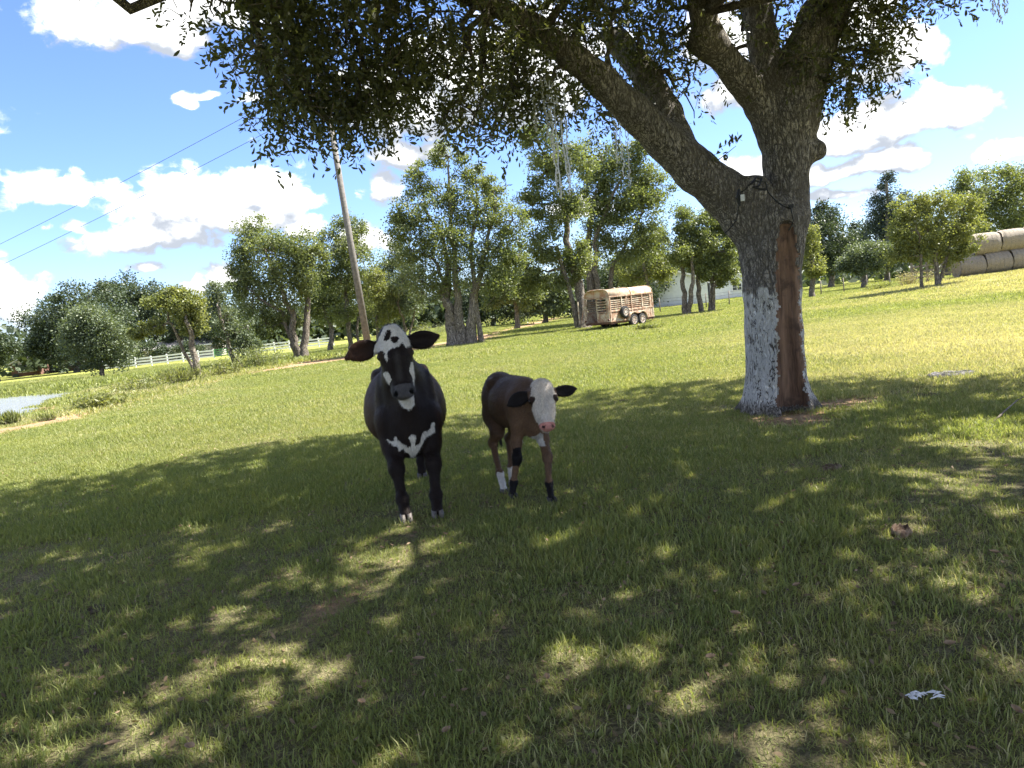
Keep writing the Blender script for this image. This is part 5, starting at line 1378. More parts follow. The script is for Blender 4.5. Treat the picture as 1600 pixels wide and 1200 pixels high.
# corral boards by the bales
cor = empty('corral_fence', at(1450,432,47)); cor.location.z = gz(cor.location.x, cor.location.y)
tag(cor, 'weathered grey board corral panel between the light green tree and bales', 'fence')
cp = []
for k in range(4):
    p = at(1425+k*24, 434-k*2.4, 47+k*0.2); p.z = gz(p.x, p.y); cp.append(p-Vector(cor.location))
    q = MB(); q.box(cp[-1]+Vector((0,0,0.65)), (0.12,0.12,1.5)); q.build('post', tpost, cor)
for k in range(3):
    for hz_k in (0.4,0.75,1.1):
        q = MB(); q.beam(cp[k]+Vector((0,-0.08,hz_k)), cp[k+1]+Vector((0,-0.08,hz_k)), 0.04, 0.13); q.build('board', tpost, cor)

# ------------------------------------------------------------------ round hay bales
haym, t, b = newmat('weathered_hay')
co = coord(t)
mp = nd('ShaderNodeMapping', t); mp.inputs['Scale'].default_value = (0.35,1,1); t.links.new(co, mp.inputs[0])
hA = noise(t, 30, 6, 0.75, mp.outputs[0]); hB = noise(t, 2, 4, 0.6, co)
c_ = mixc(t, ramp(hA, 0.3, 0.7, t), (0.20,0.165,0.125), (0.38,0.33,0.26)); c_ = mixc(t, ma(t, 'MULTIPLY', ramp(hB, 0.4, 0.7, t), 0.5), c_, (0.20,0.18,0.155))
t.links.new(c_, b.inputs['Base Color']); b.inputs['Roughness'].default_value = 0.95
bump(t, b, hA, 0.8, 0.05)
netm = simple('net_wrap_line', (0.11,0.10,0.09), None, 5, 0.8)
def bale_mesh(seed):
    rng = np.random.default_rng(seed); n, mz_ = 40, 14; Lb, Rb = 1.48, 0.70
    vs = []
    ph = rng.uniform(0, 6.28, 4)
    for i in range(mz_+1):
        x = -Lb/2+Lb*i/mz_
        rr_ = Rb*(1-0.09*max(0, abs(2*i/mz_-1)-0.8)/0.2)
        for k in range(n):
            a = 2*math.pi*k/n
            r1 = rr_*(1+0.015*math.sin(3*a+ph[0])+0.012*math.sin(7*a+ph[1]+x*3)+0.006*rng.normal())
            z = r1*math.sin(a); z = max(z, -Rb*0.93)
            vs.append((x+0.012*rng.normal(), r1*math.cos(a), z))
    fs = []
    for i in range(mz_):
        for k in range(n): fs.append((i*n+k, i*n+(k+1)%n, (i+1)*n+(k+1)%n, (i+1)*n+k))
    for e, i0 in ((-1,0),(1,mz_)):
        b0 = len(vs)
        for rf in (0.7,0.4,0.12):
            for k in range(n):
                p = vs[i0*n+k]; vs.append((p[0]+e*0.03*(1-rf)+0.01*rng.normal(), p[1]*rf, p[2]*rf))
        rings = [i0*n, b0, b0+n, b0+2*n]
        for j in range(3):
            for k in range(n):
                f_ = (rings[j]+k, rings[j]+(k+1)%n, rings[j+1]+(k+1)%n, rings[j+1]+k)
                fs.append(f_ if e < 0 else f_[::-1])
        fs.append(tuple(b0+2*n+k for k in (range(n) if e < 0 else reversed(range(n)))))
    me = bpy.data.meshes.new('bale_body'); me.from_pydata(vs, [], fs); me.update(); me.shade_smooth(); me.materials.append(haym); return me
BM = [bale_mesh(k) for k in range(4)]
bxa = at(1514,430,45.0); bxa.z = 0
bdir = Vector((1,-0.12,0)).normalized(); brz = math.atan2(bdir.y, bdir.x)
LB = ['leftmost round bale of the bottom row','second round bale from the left in the bottom row','third round bale in the bottom row at the right edge','bottom row round bale just past the right edge','bottom row round bale farthest right, outside the picture']
LT = ['left round bale of the top row','second round bale of the top row at the right edge','top row round bale just past the right edge','top row round bale farthest right']
for i in range(5):
    p = bxa+bdir*(1.53*i+0.0); p.z = gz(p.x, p.y)+0.62
    r0 = empty('hay_bale', p, brz); tag(r0, LB[i], 'hay bale', 'weathered round hay bales in two rows'); link('bale_body', BM[i % 4], None, r0)
    q = MB()
    for xx in (-0.55,-0.3,-0.05,0.2,0.45): 
        q.tube([(xx, 0.712*math.cos(a), max(0.712*math.sin(a), -0.64)) for a in np.linspace(0, 6.2832, 40)], 0.0035, 4, False)
    tag(q.build('net_wrap', netm, r0), kind='stuff')
    if i < 4:
        p2 = bxa+bdir*(1.53*i+1.0); p2.z = gz(p.x, p.y)+0.62+1.27; p2.y += 0.1
        r0 = empty('hay_bale', p2, brz); tag(r0, LT[i], 'hay bale', 'weathered round hay bales in two rows'); link('bale_body', BM[(i+2) % 4], None, r0)
        link('net_wrap', q and bpy.data.meshes[o_.data.name] if False else r0 and bpy.data.objects[[x.name for x in bpy.data.objects if x.name.startswith('net_wrap')][-1]].data, None, r0)['kind'] = 'stuff'

# ------------------------------------------------------------------ stock trailer
rust, t, b = newmat('rusty_cream_paint')
co = coord(t); r1 = noise(t, 3.2, 7, 0.7, co); r2 = noise(t, 14, 6, 0.7, co); r3 = noise(t, 1.1, 3, 0.5, co)
f_ = ramp(ma(t, 'ADD', ma(t, 'MULTIPLY', r1, 0.7), ma(t, 'MULTIPLY', r2, 0.35)), 0.44, 0.58, t)
c_ = mixc(t, r3, (0.45,0.38,0.28), (0.52,0.46,0.36))
c_ = mixc(t, ma(t, 'MULTIPLY', f_, 0.85), c_, (0.24,0.11,0.055))
t.links.new(c_, b.inputs['Base Color']); b.inputs['Roughness'].default_value = 0.75
bump(t, b, r2, 0.3, 0.01)
rustr, t, b = newmat('rusty_trailer_roof')
co = coord(t); r1 = noise(t, 2.6, 7, 0.72, co); r2 = noise(t, 9, 6, 0.7, co)
c_ = mixc(t, ramp(r1, 0.42, 0.62, t), (0.46,0.37,0.26), (0.36,0.18,0.08)); c_ = mixc(t, ramp(r2, 0.58, 0.68, t), c_, (0.13,0.08,0.055))
t.links.new(c_, b.inputs['Base Color']); b.inputs['Roughness'].default_value = 0.7
dkm = simple('dark_trailer_frame', (0.09,0.05,0.035), (0.16,0.08,0.05), 6, 0.85)
tyre = simple('black_tyre', (0.018,0.018,0.02), (0.03,0.028,0.026), 12, 0.85)
rimm = simple('dull_white_rim', (0.52,0.48,0.43), (0.34,0.22,0.15), 9, 0.6)
TH = R(41)      # side leads away to the right
TL, TW, TZ0, TZ1, TZR = 3.75, 1.75, 0.34, 1.72, 2.12
tc0 = at(955,513,38.2); tc0.z = gz(tc0.x, tc0.y)
TR = empty('stock_trailer', tc0, TH)    # origin: rear corner nearest the camera; x along the near side, y across to the far side
tag(TR, 'old rusty cream stock trailer with slatted sides parked under the trees', 'trailer')
def TB(name, mat, *boxes, parent=None, smooth=False):
    q = MB()
    for bx_ in boxes: q.box(*bx_)
    return q.build(name, mat, parent or TR)
# floor and frame
TB('floor', dkm, ((TL/2,TW/2,0.36), (TL-0.1,TW-0.1,0.06)))
TB('frame_rail', dkm, ((TL/2,0.03,0.32), (TL,0.07,0.11))); TB('frame_rail', dkm, ((TL/2,TW-0.03,0.32), (TL,0.07,0.11)))
for k in range(4): TB('cross_member', dkm, ((0.3+k*1.05,TW/2,0.285), (0.07,TW-0.16,0.08)))
sl_z = [0.98+0.105*k for k in range(8)]
for side, yy_ in (('near',0.0),('far',TW)):
    sg = -1 if side == 'near' else 1
    xs_p = [0.06,1.02,1.86,2.78,TL-0.28,TL-0.04]
    for k, xp in enumerate(xs_p):
        TB('side_post', rust, ((xp,yy_,(0.40+TZ1)/2), (0.075 if k < 5 else 0.08,0.06,TZ1-0.40)))
    for a, c in zip(xs_p[:4], xs_p[1:5]):
        for k, z in enumerate(sl_z[:-1]):
            if (k == 6 and a < 1.5): continue
            TB('slat', rust, (((a+c)/2,yy_-sg*0.012,z), (c-a-0.07,0.022,0.05)))
    TB('lower_panel', rust, ((0.55,yy_-sg*0.01,0.66), (0.93,0.025,0.52)))
    TB('lower_panel', rust, ((1.44,yy_-sg*0.01,0.80), (0.77,0.025,0.24)), ((2.35,yy_-sg*0.012,0.80), (0.92,0.025,0.24)))
    TB('escape_door', rust, (((2.82+TL-0.32)/2,yy_+sg*0.004,0.70), (TL-0.28-2.78-0.10,0.03,0.60)))
    TB('front_side_panel', rust, ((TL-0.16,yy_-sg*0.006,1.05), (0.18,0.028,1.32)))
    TB('top_rail', rust, ((TL/2,yy_+sg*0.005,TZ1), (TL,0.07,0.07))); TB('mid_rail', rust, ((TL/2,yy_+sg*0.004,0.935), (TL-0.02,0.062,0.045))); TB('bottom_rail', rust, ((TL/2,yy_+sg*0.006,0.41), (TL,0.066,0.07)))
    # double wheel fender
    q = MB(); wc_ = (1.72,2.44); Rf = 0.42
    pts = [(1.72+Rf*math.cos(a), 0.34+Rf*math.sin(a)) for a in np.linspace(math.pi, 0.95, 12)] + [(2.44+Rf*math.cos(a), 0.34+Rf*math.sin(a)) for a in np.linspace(math.pi-0.95, 0, 12)]
    vs = []
    for (xp, zp) in pts: vs += [(xp,yy_+sg*0.01,zp),(xp,yy_+sg*0.27,zp),(xp,yy_+sg*0.27,zp+0.02),(xp,yy_+sg*0.01,zp+0.02)]
    fs = []
    for k in range(len(pts)-1):
        for j in range(4): fs.append((4*k+j, 4*k+(j+1)%4, 4*k+4+(j+1)%4, 4*k+4+j))
    q.add(vs, fs)
    # skirt above the arches
    ctop = 0.70
    b0 = []
    for (xp, zp) in pts: b0 += [(xp,yy_+sg*0.268,zp+0.004),(xp,yy_+sg*0.268,zp+0.05)]
    q.add(b0, [(2*k,2*k+2,2*k+3,2*k+1) for k in range(len(pts)-1)])
    q.build('fender', rust, TR, True)
def wheel(name, c, ax, R_=0.335, w=0.2, parent=None, label=None):
    r0 = MB(); n = 28; a = Vector(ax)
    prof = [(-w/2,R_*0.62),(-w/2*1.02,R_*0.85),(-w/2*0.86,R_*0.97),(-w*0.25,R_),(w*0.25,R_),(w/2*0.86,R_*0.97),(w/2*1.02,R_*0.85),(w/2,R_*0.62)]
    def ringm(prof, mb, caps=False):
        u_ = Vector((0,0,1)); v2 = a.cross(u_); b0 = len(mb.v)
        for (o_, r_) in prof:
            for k in range(n):
                th = 2*math.pi*k/n; mb.v.append(tuple(Vector(c)+a*o_+(u_*math.cos(th)+v2*math.sin(th))*r_))
        for i in range(len(prof)-1):
            for k in range(n): mb.f.append((b0+i*n+k, b0+i*n+(k+1)%n, b0+(i+1)*n+(k+1)%n, b0+(i+1)*n+k))
        return b0
    ringm(prof, r0); 
    tw = r0.build('wheel', tyre, parent or TR, True)
    if label: tw['label'] = label
    rm = MB(); ringm([(w*0.38,R_*0.64),(w*0.5,R_*0.62),(w*0.46,R_*0.56),(w*0.30,R_*0.50)], rm); ringm([(-w*0.5,R_*0.62),(-w*0.3,R_*0.5)], rm); rm.build('rim', rimm, tw, True)
    q = MB(); cc_ = Vector(c); b_ = a*w*0.36
    q.cyl(cc_+a*w*0.22, cc_+a*w*0.42, R_*0.17, R_*0.13, 14)
    u_ = Vector((0,0,1)); v2 = a.cross(u_)
    for k in range(8):
        th = 2*math.pi*k/8; e = u_*math.cos(th)+v2*math.sin(th)
        q.beam(cc_+b_*0.75+e*R_*0.1, cc_+b_*0.8+e*R_*0.54, 0.03, 0.055, up=tuple(a))
    q.build('spokes', rimm, tw)
    q = MB(); q.cyl(cc_-a*w*0.1, cc_+a*w*0.05, R_*0.52, R_*0.52, 20); q.build('brake_drum', dkm, tw)
for xw in (1.72,2.44):
    wheel('wheel', (xw,-0.14,0.335), (0,-1,0)); wheel('wheel', (xw,TW+0.14,0.335), (0,1,0))
wheel('wheel', (1.02,-0.17,0.83), (0,-1,0), 0.315, 0.19, label='spare wheel mounted on the near side')
TB('spare_mount', dkm, ((1.02,-0.05,0.83), (0.12,0.14,0.5)))
# curved roof
q = MB(); n = 14; vs = []
prof = []
for k in range(n+1):
    a = math.pi*k/n; cyv = TW/2-TW/2*np.sign(math.cos(a))*abs(math.cos(a))**0.55; prof.append((cyv, TZ1+0.02+(TZR-TZ1)*abs(math.sin(a))**0.75))
for xx in (0.0, TL*0.5, TL):
    for (yv, zv) in prof: vs.append((xx, yv, zv))
for xx in (0.0, TL*0.5, TL):
    for (yv, zv) in prof: vs.append((xx, TW/2+(yv-TW/2)*0.975, zv-0.03))
m_ = n+1; fs = []
for s_, fl in ((0,False),(3*m_,True)):
    for i in range(2):
        for k in range(n):
            f_ = (s_+i*m_+k, s_+(i+1)*m_+k, s_+(i+1)*m_+k+1, s_+i*m_+k+1); fs.append(f_[::-1] if fl else f_)
for k in range(n): fs.append((k, k+1, 3*m_+k+1, 3*m_+k)); fs.append((2*m_+k, 5*m_+k, 5*m_+k+1, 2*m_+k+1))
q.add(vs, fs); rf = q.build('roof', rustr, TR, True)
for xx in (0.02, 1.86, TL-0.02):
    q = MB(); q.tube([(xx, yv, zv+0.005) for (yv, zv) in prof], 0.03, 6); q.build('roof_bow', rust, TR, True)
# rear: header panel set in, posts, half gates
hd = MB(); vs = [(0.10, yv, zv-0.04) for (yv, zv) in prof[1:-1]]; vs = [(0.10, prof[0][0]+0.05, TZ1-0.03)]+vs+[(0.10, prof[-1][0]-0.05, TZ1-0.03)]
k0 = len(vs); hd.add(vs+[(x+0.03, y, z) for (x, y, z) in vs], [tuple(range(k0)), tuple(reversed(range(k0, 2*k0)))]+[(i,(i+1)%k0,k0+(i+1)%k0,k0+i) for i in range(k0)])
hd.build('rear_header', rustr, TR)
TB('rear_post', rust, ((0.0,0.05,(0.3+TZ1)/2), (0.10,0.10,TZ1-0.3))); TB('rear_post', rust, ((0.0,TW-0.05,(0.3+TZ1)/2), (0.10,0.10,TZ1-0.3)))
TB('rear_beam', rust, ((0.0,TW/2,TZ1+0.0), (0.07,TW-0.2,0.06))); TB('rear_sill', dkm, ((0.0,TW/2,0.35), (0.10,TW,0.10)))
for yv, lab in ((0.12,'upper'),):
    g0 = TB('rear_gate', rust, ((-0.02,0.15,1.02), (0.05,0.05,1.28)), ((-0.02,0.86,1.02), (0.05,0.05,1.28)), ((-0.02,0.505,1.64), (0.05,0.66,0.05)))
    for z in (1.48,1.34,1.20,1.06,0.92): TB('slat', rust, ((-0.02,0.505,z), (0.03,0.66,0.05)), parent=g0)
    TB('gate_panel', rust, ((-0.02,0.505,0.61), (0.035,0.66,0.50)), parent=g0)
q = MB(); q.beam((-0.35,TW+0.05,0.42), (-0.06,TW-0.02,1.4), 0.05, 0.05); q.build('open_gate_bar', rust, TR)
g1 = TB('rear_gate', rust, ((-0.42,TW+0.10,1.0), (0.05,0.05,1.25)), ((-0.04,TW+0.02,0.45), (0.05,0.05,0.2)))
g1['label'] = 'swung open rear gate half at the far side'
# front wall
q = MB(); q.box((TL-0.02,TW/2,1.05), (0.03,TW-0.1,1.34)); q.build('front_wall', rust, TR)
TB('front_header', rustr, ((TL-0.03,TW/2,TZ1+0.15), (0.03,TW-0.35,0.26)))
q = MB(); q.beam((TL,0.2,0.33), (TL+1.1,TW/2,0.33), 0.08, 0.1); q.beam((TL,TW-0.2,0.33), (TL+1.1,TW/2,0.33), 0.08, 0.1); q.cyl((TL+1.0,TW/2,0.0), (TL+1.0,TW/2,0.62), 0.03, 0.03, 8); q.build('tongue', dkm, TR)
lampr = simple('dull_tail_light', (0.10,0.02,0.015), None, 8, 0.3)
for yv in (0.05, TW-0.05):
    q = MB(); q.cyl((-0.055,yv,0.50), (-0.10,yv,0.50), 0.055, 0.05, 14); q.build('tail_light', lampr, TR)
q = MB(); q.cyl((0.16,-0.03,0.52), (0.16,-0.06,0.52), 0.045, 0.045, 12); q.build('side_marker', lampr, TR)

# ------------------------------------------------------------------ small things on the grass
dung = simple('dried_dung', (0.075,0.055,0.035), (0.13,0.10,0.07), 22, 0.95, bumps=0.8, bd=0.03)
def patty(label, px, py, r_, mat, h=0.02, name='dung_pat', cat='dung', group=None, seed=0, asp=1.0):
    rng = np.random.default_rng(seed+900); p = ground(px, py); q = MB(); n = 22
    vs = []
    for i, (rf, zf_) in enumerate(((1.0,-0.01),(0.95,0.5),(0.72,1.0),(0.45,0.72),(0.18,0.9))):
        for k in range(n):
            a = 2*math.pi*k/n; rr_ = r_*rf*(1+0.12*math.sin(2*a+seed)+0.10*math.sin(5*a+seed*2)+0.05*rng.normal())
            vs.append((rr_*math.cos(a)*asp, rr_*math.sin(a), h*zf_+0.15*h*rng.normal()))
    fs = [(i*n+k, i*n+(k+1)%n, (i+1)*n+(k+1)%n, (i+1)*n+k) for i in range(4) for k in range(n)]+[tuple(4*n+k for k in range(n))]
    q.add(vs, fs); o_ = q.build(name, mat, None, True, p+Vector((0,0,0.002))); tag(o_, label, cat, group)
patty('flat ring of dark grey burnt debris on the sunny grass right of the oak', 1487, 587, 0.24, simple('ash_grey',(0.06,0.055,0.06),(0.22,0.21,0.21),30,0.95,bumps=0.9,bd=0.03), 0.05, 'debris_pile', 'debris', seed=1, asp=1.3)
patty('dark dried dung pat beside the burnt patch of shade', 1447, 620, 0.13, dung, 0.03, seed=2)
patty('small dung pat on the grass behind the calf', 975, 628, 0.07, dung, 0.03, seed=3)
patty('dried dung pat in the shade at the lower left, upper one', 150, 953, 0.07, dung, 0.012, seed=4)
patty('dried dung pat in the shade at the lower left, lower one', 145, 1016, 0.055, dung, 0.012, seed=5)
patty('crumbly brown mound of soil on the shaded grass at right', 1408, 835, 0.065, simple('crumbly_soil',(0.2,0.13,0.09),(0.36,0.27,0.2),30,0.95,bumps=0.9,bd=0.03), 0.045, 'soil_mound', 'soil mound', seed=6)
patty('small brown mound of soil under the oak shade near the right', 1300, 733, 0.08, simple('crumbly_soil_dark',(0.14,0.09,0.06),(0.3,0.22,0.16),30,0.95,bumps=0.9,bd=0.03), 0.03, 'soil_mound', 'soil mound', seed=7)
# white feather-like scrap
p = ground(1445,1107); wt = simple('white_scrap', (0.75,0.75,0.76), (0.6,0.6,0.62), 30, 0.7)
q = MB(); rr_ = random.Random(5)
for k in range(16):
    a = rr_.uniform(-0.7, 0.5); x0 = rr_.uniform(-0.06,0.04); y0 = rr_.uniform(-0.02,0.02); l_ = rr_.uniform(0.02,0.05)
    q.tube([(x0,y0,0.03+rr_.uniform(0,0.01)), (x0+l_*0.5*math.cos(a),y0+l_*0.5*math.sin(a),0.04), (x0+l_*math.cos(a),y0+l_*math.sin(a),0.032)], [0.002,0.0045,0.0015], 4)
o_ = q.build('white_scrap', wt, None, True, p+Vector((0,0,0.015))); tag(o_, 'small torn white scrap lying in the grass near the lower right corner', 'scrap')
# fallen leaves
lfm = simple('fallen_leaf_tan', (0.30,0.21,0.13), (0.20,0.14,0.09), 12, 0.8)
FL = [(657,1047),(568,1116),(700,1162),(178,1182),(300,1187),(857,1077),(1150,975),(1555,878),(1112,1045),(1245,930),(1485,1025),(1590,1133)]
FLn = ['right of the sunlit lower left strip','near the bottom left of centre','at the bottom below the cow','at the bottom left edge strip','at the bottom, right of the corner leaf','in the small sunny patch at the bottom centre','in the tiny sun fleck right of centre','near the right edge above the lower sun patch','in shade right of the bottom centre','in shade above the lower right quarter','among grass in the lower right quarter','at the right edge near the bottom']
for i, (px, py) in enumerate(FL):
    rr_ = random.Random(i+40); p = ground(px, py); a = rr_.uniform(0, 6.28); q = MB(); l_, w_ = rr_.uniform(0.022,0.034), rr_.uniform(0.012,0.018)
    pr = [(-1,0),(-0.5,0.8),(0.2,1),(0.8,0.5),(1,0),(0.8,-0.5),(0.2,-1),(-0.5,-0.8)]
    vs = [(l_*x*math.cos(a)-w_*y*math.sin(a), l_*x*math.sin(a)+w_*y*math.cos(a), 0.008*x*x+0.01*y*y) for x, y in pr]+[(0,0,-0.004)]
    vs2 = [(x, y, z+0.0015) for x, y, z in vs]
    fs = [(8,(k+1)%8,k) for k in range(8)]+[(17,9+k,9+(k+1)%8) for k in range(8)]+[(k,(k+1)%8,9+(k+1)%8,9+k) for k in range(8)]
    q.add(vs+vs2, fs); o_ = q.build('fallen_leaf', lfm, None, False, p+Vector((0,0,0.05))); tag(o_, 'dry tan fallen leaf '+FLn[i], 'leaf', 'dry leaves on the grass')
# dead branch at right
p = ground(1590,640); q = MB(); p2 = ground(1548,665)
q.tube([Vector((0,0,0.10)), (p2-p)*0.5+Vector((0,0,0.06)), (p2-p)+Vector((0,0,0.01))], [0.006,0.009,0.012], 6)
q.tube([Vector((0.0,0,0.10)), Vector((0.12,0.05,0.12)), Vector((0.2,0.1,0.05))], [0.006,0.005,0.003], 5)
o_ = q.build('fallen_branch', twigm, None, True, p); tag(o_, 'thin dead branch lying on the grass at the right edge', 'branch')

# ------------------------------------------------------------------ grass
grm, t, b = newmat('grass_blade')
ai = nd('ShaderNodeAttribute', t); ai.attribute_name = 'dry'; ai.attribute_type = 'INSTANCER'
at2 = nd('ShaderNodeAttribute', t); at2.attribute_name = 'tint'
oi = nd('ShaderNodeObjectInfo', t)
geo = nd('ShaderNodeNewGeometry', t)
nA = noise(t, 1.1, 4, 0.6, geo.outputs['Position'])
gcol = mixc(t, at2.outputs['Fac'], (0.13,0.16,0.052), (0.275,0.305,0.11))
gcol = mixc(t, ma(t, 'MULTIPLY', ramp(nA, 0.35, 0.7, t), 0.45), gcol, (0.28,0.28,0.09))
dsel = ramp(ma(t, 'ADD', ma(t, 'MULTIPLY', ai.outputs['Fac'], 0.75), ma(t, 'MULTIPLY', at2.outputs['Fac'], 0.5)), 0.47, 0.85, t)
gcol = mixc(t, dsel, gcol, (0.40,0.36,0.22))
t.links.new(gcol, b.inputs['Base Color']); b.inputs['Roughness'].default_value = 0.5; b.inputs['Specular IOR Level'].default_value = 0.3
tr = nd('ShaderNodeBsdfTranslucent', t)
hs_ = nd('ShaderNodeMix', t, data_type='RGBA', blend_type='MULTIPLY'); hs_.inputs[0].default_value = 1
t.links.new(gcol, hs_.inputs[6]); hs_.inputs[7].default_value = (1.5,1.55,0.7,1); t.links.new(hs_.outputs[2], tr.inputs[0])
mx = nd('ShaderNodeMixShader', t); mx.inputs[0].default_value = 0.4
t.links.new(b.outputs[0], mx.inputs[1]); t.links.new(tr.outputs[0], mx.inputs[2]); t.links.new(mx.outputs[0], t.nodes['Material Output'].inputs[0])
def tuft(name, n, rad, hlo, hhi, wd, lean, seed, flat=0.0):
    rng = np.random.default_rng(seed)
    a = rng.uniform(0, 6.283, n); r_ = rad*np.sqrt(rng.uniform(0, 1, n))
    b0 = np.stack([r_*np.cos(a), r_*np.sin(a), np.full(n, -0.01)], 1)
    h = rng.uniform(hlo, hhi, n); la = rng.uniform(0, 6.283, n); le = np.abs(rng.normal(size=n))*lean+0.12
    fl = rng.uniform(0,1,n) < flat; le = np.where(fl, le+1.6, le)
    ld = np.stack([np.cos(la), np.sin(la), np.zeros(n)], 1); sd = np.stack([-np.sin(la), np.cos(la), np.zeros(n)], 1)
    ang = rng.normal(size=n)*0.9; 
    sd = sd*np.cos(ang)[:,None]+ld*np.sin(ang)[:,None]
    up_ = np.array([0,0,1.0]); w = (wd*rng.uniform(0.7,1.3,n))[:,None]
    hv = (h/np.sqrt(1+le**2))[:,None]
    m1 = b0+up_*hv*0.55+ld*(hv*le[:,None]*0.30); t1 = b0+up_*hv*np.where(fl,0.6,0.95)[:,None]+ld*(hv*le[:,None])
    v = np.stack([b0-sd*w*0.5, b0+sd*w*0.5, m1+sd*w*0.45, m1-sd*w*0.45, t1], 1).reshape(-1,3)
    base = np.arange(n)*5
    tri = np.concatenate([np.stack([base,base+1,base+2],1), np.stack([base,base+2,base+3],1), np.stack([base+3,base+2,base+4],1)])
    me = mesh_np(name, v, tri); fattr(me, 'tint', np.repeat(rng.uniform(0,1,n), 5)); me.materials.append(grm)
    return bpy.data.objects.new(name, me)
gcol_ = bpy.data.collections.new('grass_tufts')
TU = [tuft('tuft_a', 150, 0.17, 0.025, 0.07, 0.0042, 0.9, 1, 0.4), tuft('tuft_b', 170, 0.17, 0.025, 0.065, 0.0038, 1.2, 2, 0.6), tuft('tuft_c', 80, 0.14, 0.04, 0.10, 0.0048, 0.6, 3, 0.2),
      tuft('tuft_d', 220, 0.34, 0.03, 0.08, 0.008, 0.7, 4, 0.2), tuft('tuft_e', 220, 0.34, 0.025, 0.07, 0.008, 0.9, 5, 0.3),
      tuft('tuft_f', 260, 0.8, 0.05, 0.11, 0.020, 0.6, 6), tuft('tuft_g', 260, 0.8, 0.04, 0.09, 0.020, 0.7, 7)]
TU.append(tuft('tuft_h', 22, 0.07, 0.03, 0.065, 0.016, 1.3, 8, 0.5))
for o_ in TU: gcol_.objects.link(o_)
def scatter(n, d0, d1, kinds, sc, margin, seed, pw=1.0):
    rng = np.random.default_rng(seed)
    d = np.sqrt(rng.uniform(d0*d0, d1*d1, n)) if pw == 1 else (d0+(d1-d0)*rng.uniform(0, 1, n)**pw)
    an = rng.uniform(-margin, margin, n)
    x = d*np.tan(an); y = d
    z = zf(x, y); dr_ = dryf(x, y); dt = dirt(x, y); keep = (dt+0.15*rng.normal(size=n) < 0.42) & (z > -0.57)
    thin = (0.5+0.5*wav(x, y, 2.6, 15)); keep &= rng.uniform(0, 1, n) < 0.72+0.28*thin
    k = rng.choice(kinds, n)
    # taller lusher patches and short trodden ones
    lush = np.clip(0.5+0.8*wav(x, y, 1.3, 16)+0.3*wav(x, y, 3.5, 17), 0, 1)
    s = sc*rng.uniform(0.75, 1.2, n)*(0.70+0.65*lush)
    return [a[keep] for a in (x, y, z, dr_+0.12*rng.normal(size=n), k, s, rng.uniform(0, 6.283, n))]
def band(n, pts, wid, sc, dry, seed):
    rng = np.random.default_rng(seed); g_ = [ground(*p) for p in pts]; k = rng.integers(0, len(g_)-1, n); f = rng.uniform(0, 1, n)
    gx_ = np.array([[p.x, p.y] for p in g_]); q = gx_[k]*(1-f[:,None])+gx_[k+1]*f[:,None]
    x = q[:,0]+rng.normal(size=n)*wid*0.5; y = q[:,1]+rng.uniform(-1, 1, n)*wid
    return [x, y, zf(x, y)-0.03, dry+0.25*rng.normal(size=n), rng.choice([5,6], n), sc*rng.uniform(0.5, 1.3, n), rng.uniform(0, 6.283, n)]
TU_W = None
sets = [band(900, [(-80,628),(0,612),(150,598),(300,580),(460,562)], 3.5, 3.2, -0.3, 41), band(450, [(600,526),(690,516),(760,506),(850,492),(930,482)], 2.2, 2.6, 0.2, 42),
  band(260, [(160,640),(230,612),(300,596),(420,572),(560,545)], 0.9, 1.8, 0.35, 43),
  scatter(5400, 1.9, 6.5, [0,0,1,1,2,0,1,1,7], 0.95, 0.75, 31), scatter(12500, 6.3, 13, [0,1,2,3,3,7], 1.0, 0.72, 32), scatter(13000, 12.5, 27, [3,4], 1.25, 0.74, 33), scatter(15000, 26, 75, [5,6], 1.15, 0.76, 34), scatter(3500, 60, 120, [5,6], 1.8, 0.72, 35)]
A = [np.concatenate([s[i] for s in sets]) for i in range(7)]
gm_ = bpy.data.meshes.new('grass'); gm_.vertices.add(len(A[0])); gm_.vertices.foreach_set('co', np.stack(A[:3], 1).astype(np.float32).ravel())
fattr(gm_, 'dry', A[3]); fattr(gm_, 'sc', A[5]); fattr(gm_, 'rz', A[6])
ia = gm_.attributes.new('kd', 'INT', 'POINT'); ia.data.foreach_set('value', A[4].astype(np.int32))
go_ = link('grass', gm_); tag(go_, 'short green and yellowing pasture grass over the whole field', 'grass', kind='stuff')
ng = bpy.data.node_groups.new('grass_nodes', 'GeometryNodeTree')
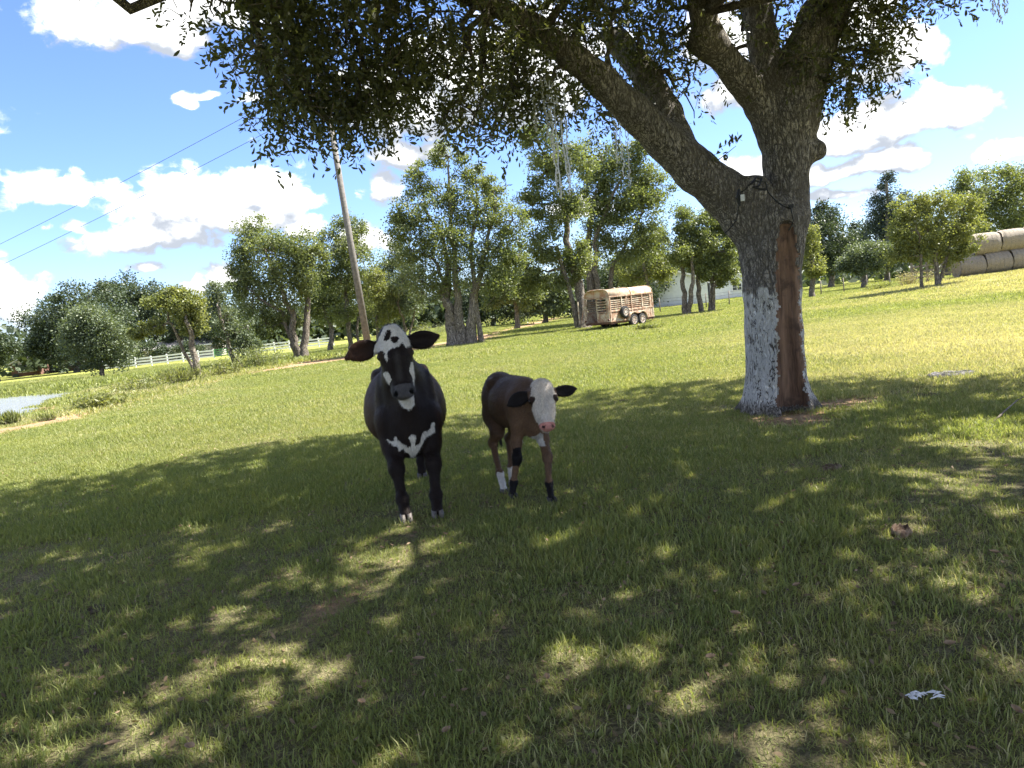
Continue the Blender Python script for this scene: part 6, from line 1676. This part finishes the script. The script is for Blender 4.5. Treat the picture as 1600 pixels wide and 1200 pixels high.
ng.interface.new_socket('Geometry', in_out='INPUT', socket_type='NodeSocketGeometry'); ng.interface.new_socket('Geometry', in_out='OUTPUT', socket_type='NodeSocketGeometry')
gi = nd('NodeGroupInput', ng); go2 = nd('NodeGroupOutput', ng)
ci = nd('GeometryNodeCollectionInfo', ng); ci.inputs['Collection'].default_value = gcol_; ci.inputs['Separate Children'].default_value = True; ci.inputs['Reset Children'].default_value = True
ip = nd('GeometryNodeInstanceOnPoints', ng); ip.inputs['Pick Instance'].default_value = True
mp_ = nd('GeometryNodeMeshToPoints', ng)
ng.links.new(gi.outputs[0], mp_.inputs[0]); ng.links.new(mp_.outputs[0], ip.inputs['Points']); ng.links.new(ci.outputs[0], ip.inputs['Instance'])
def na_(name, dt):
    n = nd('GeometryNodeInputNamedAttribute', ng); n.data_type = dt; n.inputs[0].default_value = name; return n.outputs[0]
ng.links.new(na_('kd', 'INT'), ip.inputs['Instance Index'])
cx2 = nd('ShaderNodeCombineXYZ', ng); ng.links.new(na_('rz', 'FLOAT'), cx2.inputs[2])
ng.links.new(cx2.outputs[0], ip.inputs['Rotation'])
ng.links.new(na_('sc', 'FLOAT'), ip.inputs['Scale'])
ng.links.new(ip.outputs[0], go2.inputs[0])
md = go_.modifiers.new('scatter', 'NODES'); md.node_group = ng

# fallen oak leaves and bits sunk in the turf: uncountable litter
rl = np.random.default_rng(88); n = 5200
d = 2.0+9.5*rl.uniform(0,1,n)**0.8; an = rl.uniform(-0.72,0.72,n); x = d*np.tan(an); y = d
p = np.stack([x, y, zf(x,y)+rl.uniform(0.004,0.035,n)], 1)
dr_l = rl.normal(size=(n,3))*np.array([1,1,0.25])
v, f, tt = leaves_from(p, dr_l, 0.034, 0.4, rl, 2)
lm = mesh_np('leaf_litter', v, f); fattr(lm, 'tint', tt)
litm = leafmat('litter_leaf', (0.10,0.065,0.04), (0.30,0.22,0.13), 0.1, 0.7)
tag(link('leaf_litter', lm, litm), 'small brown dead leaves littering the turf under the oak', 'leaves', kind='stuff')
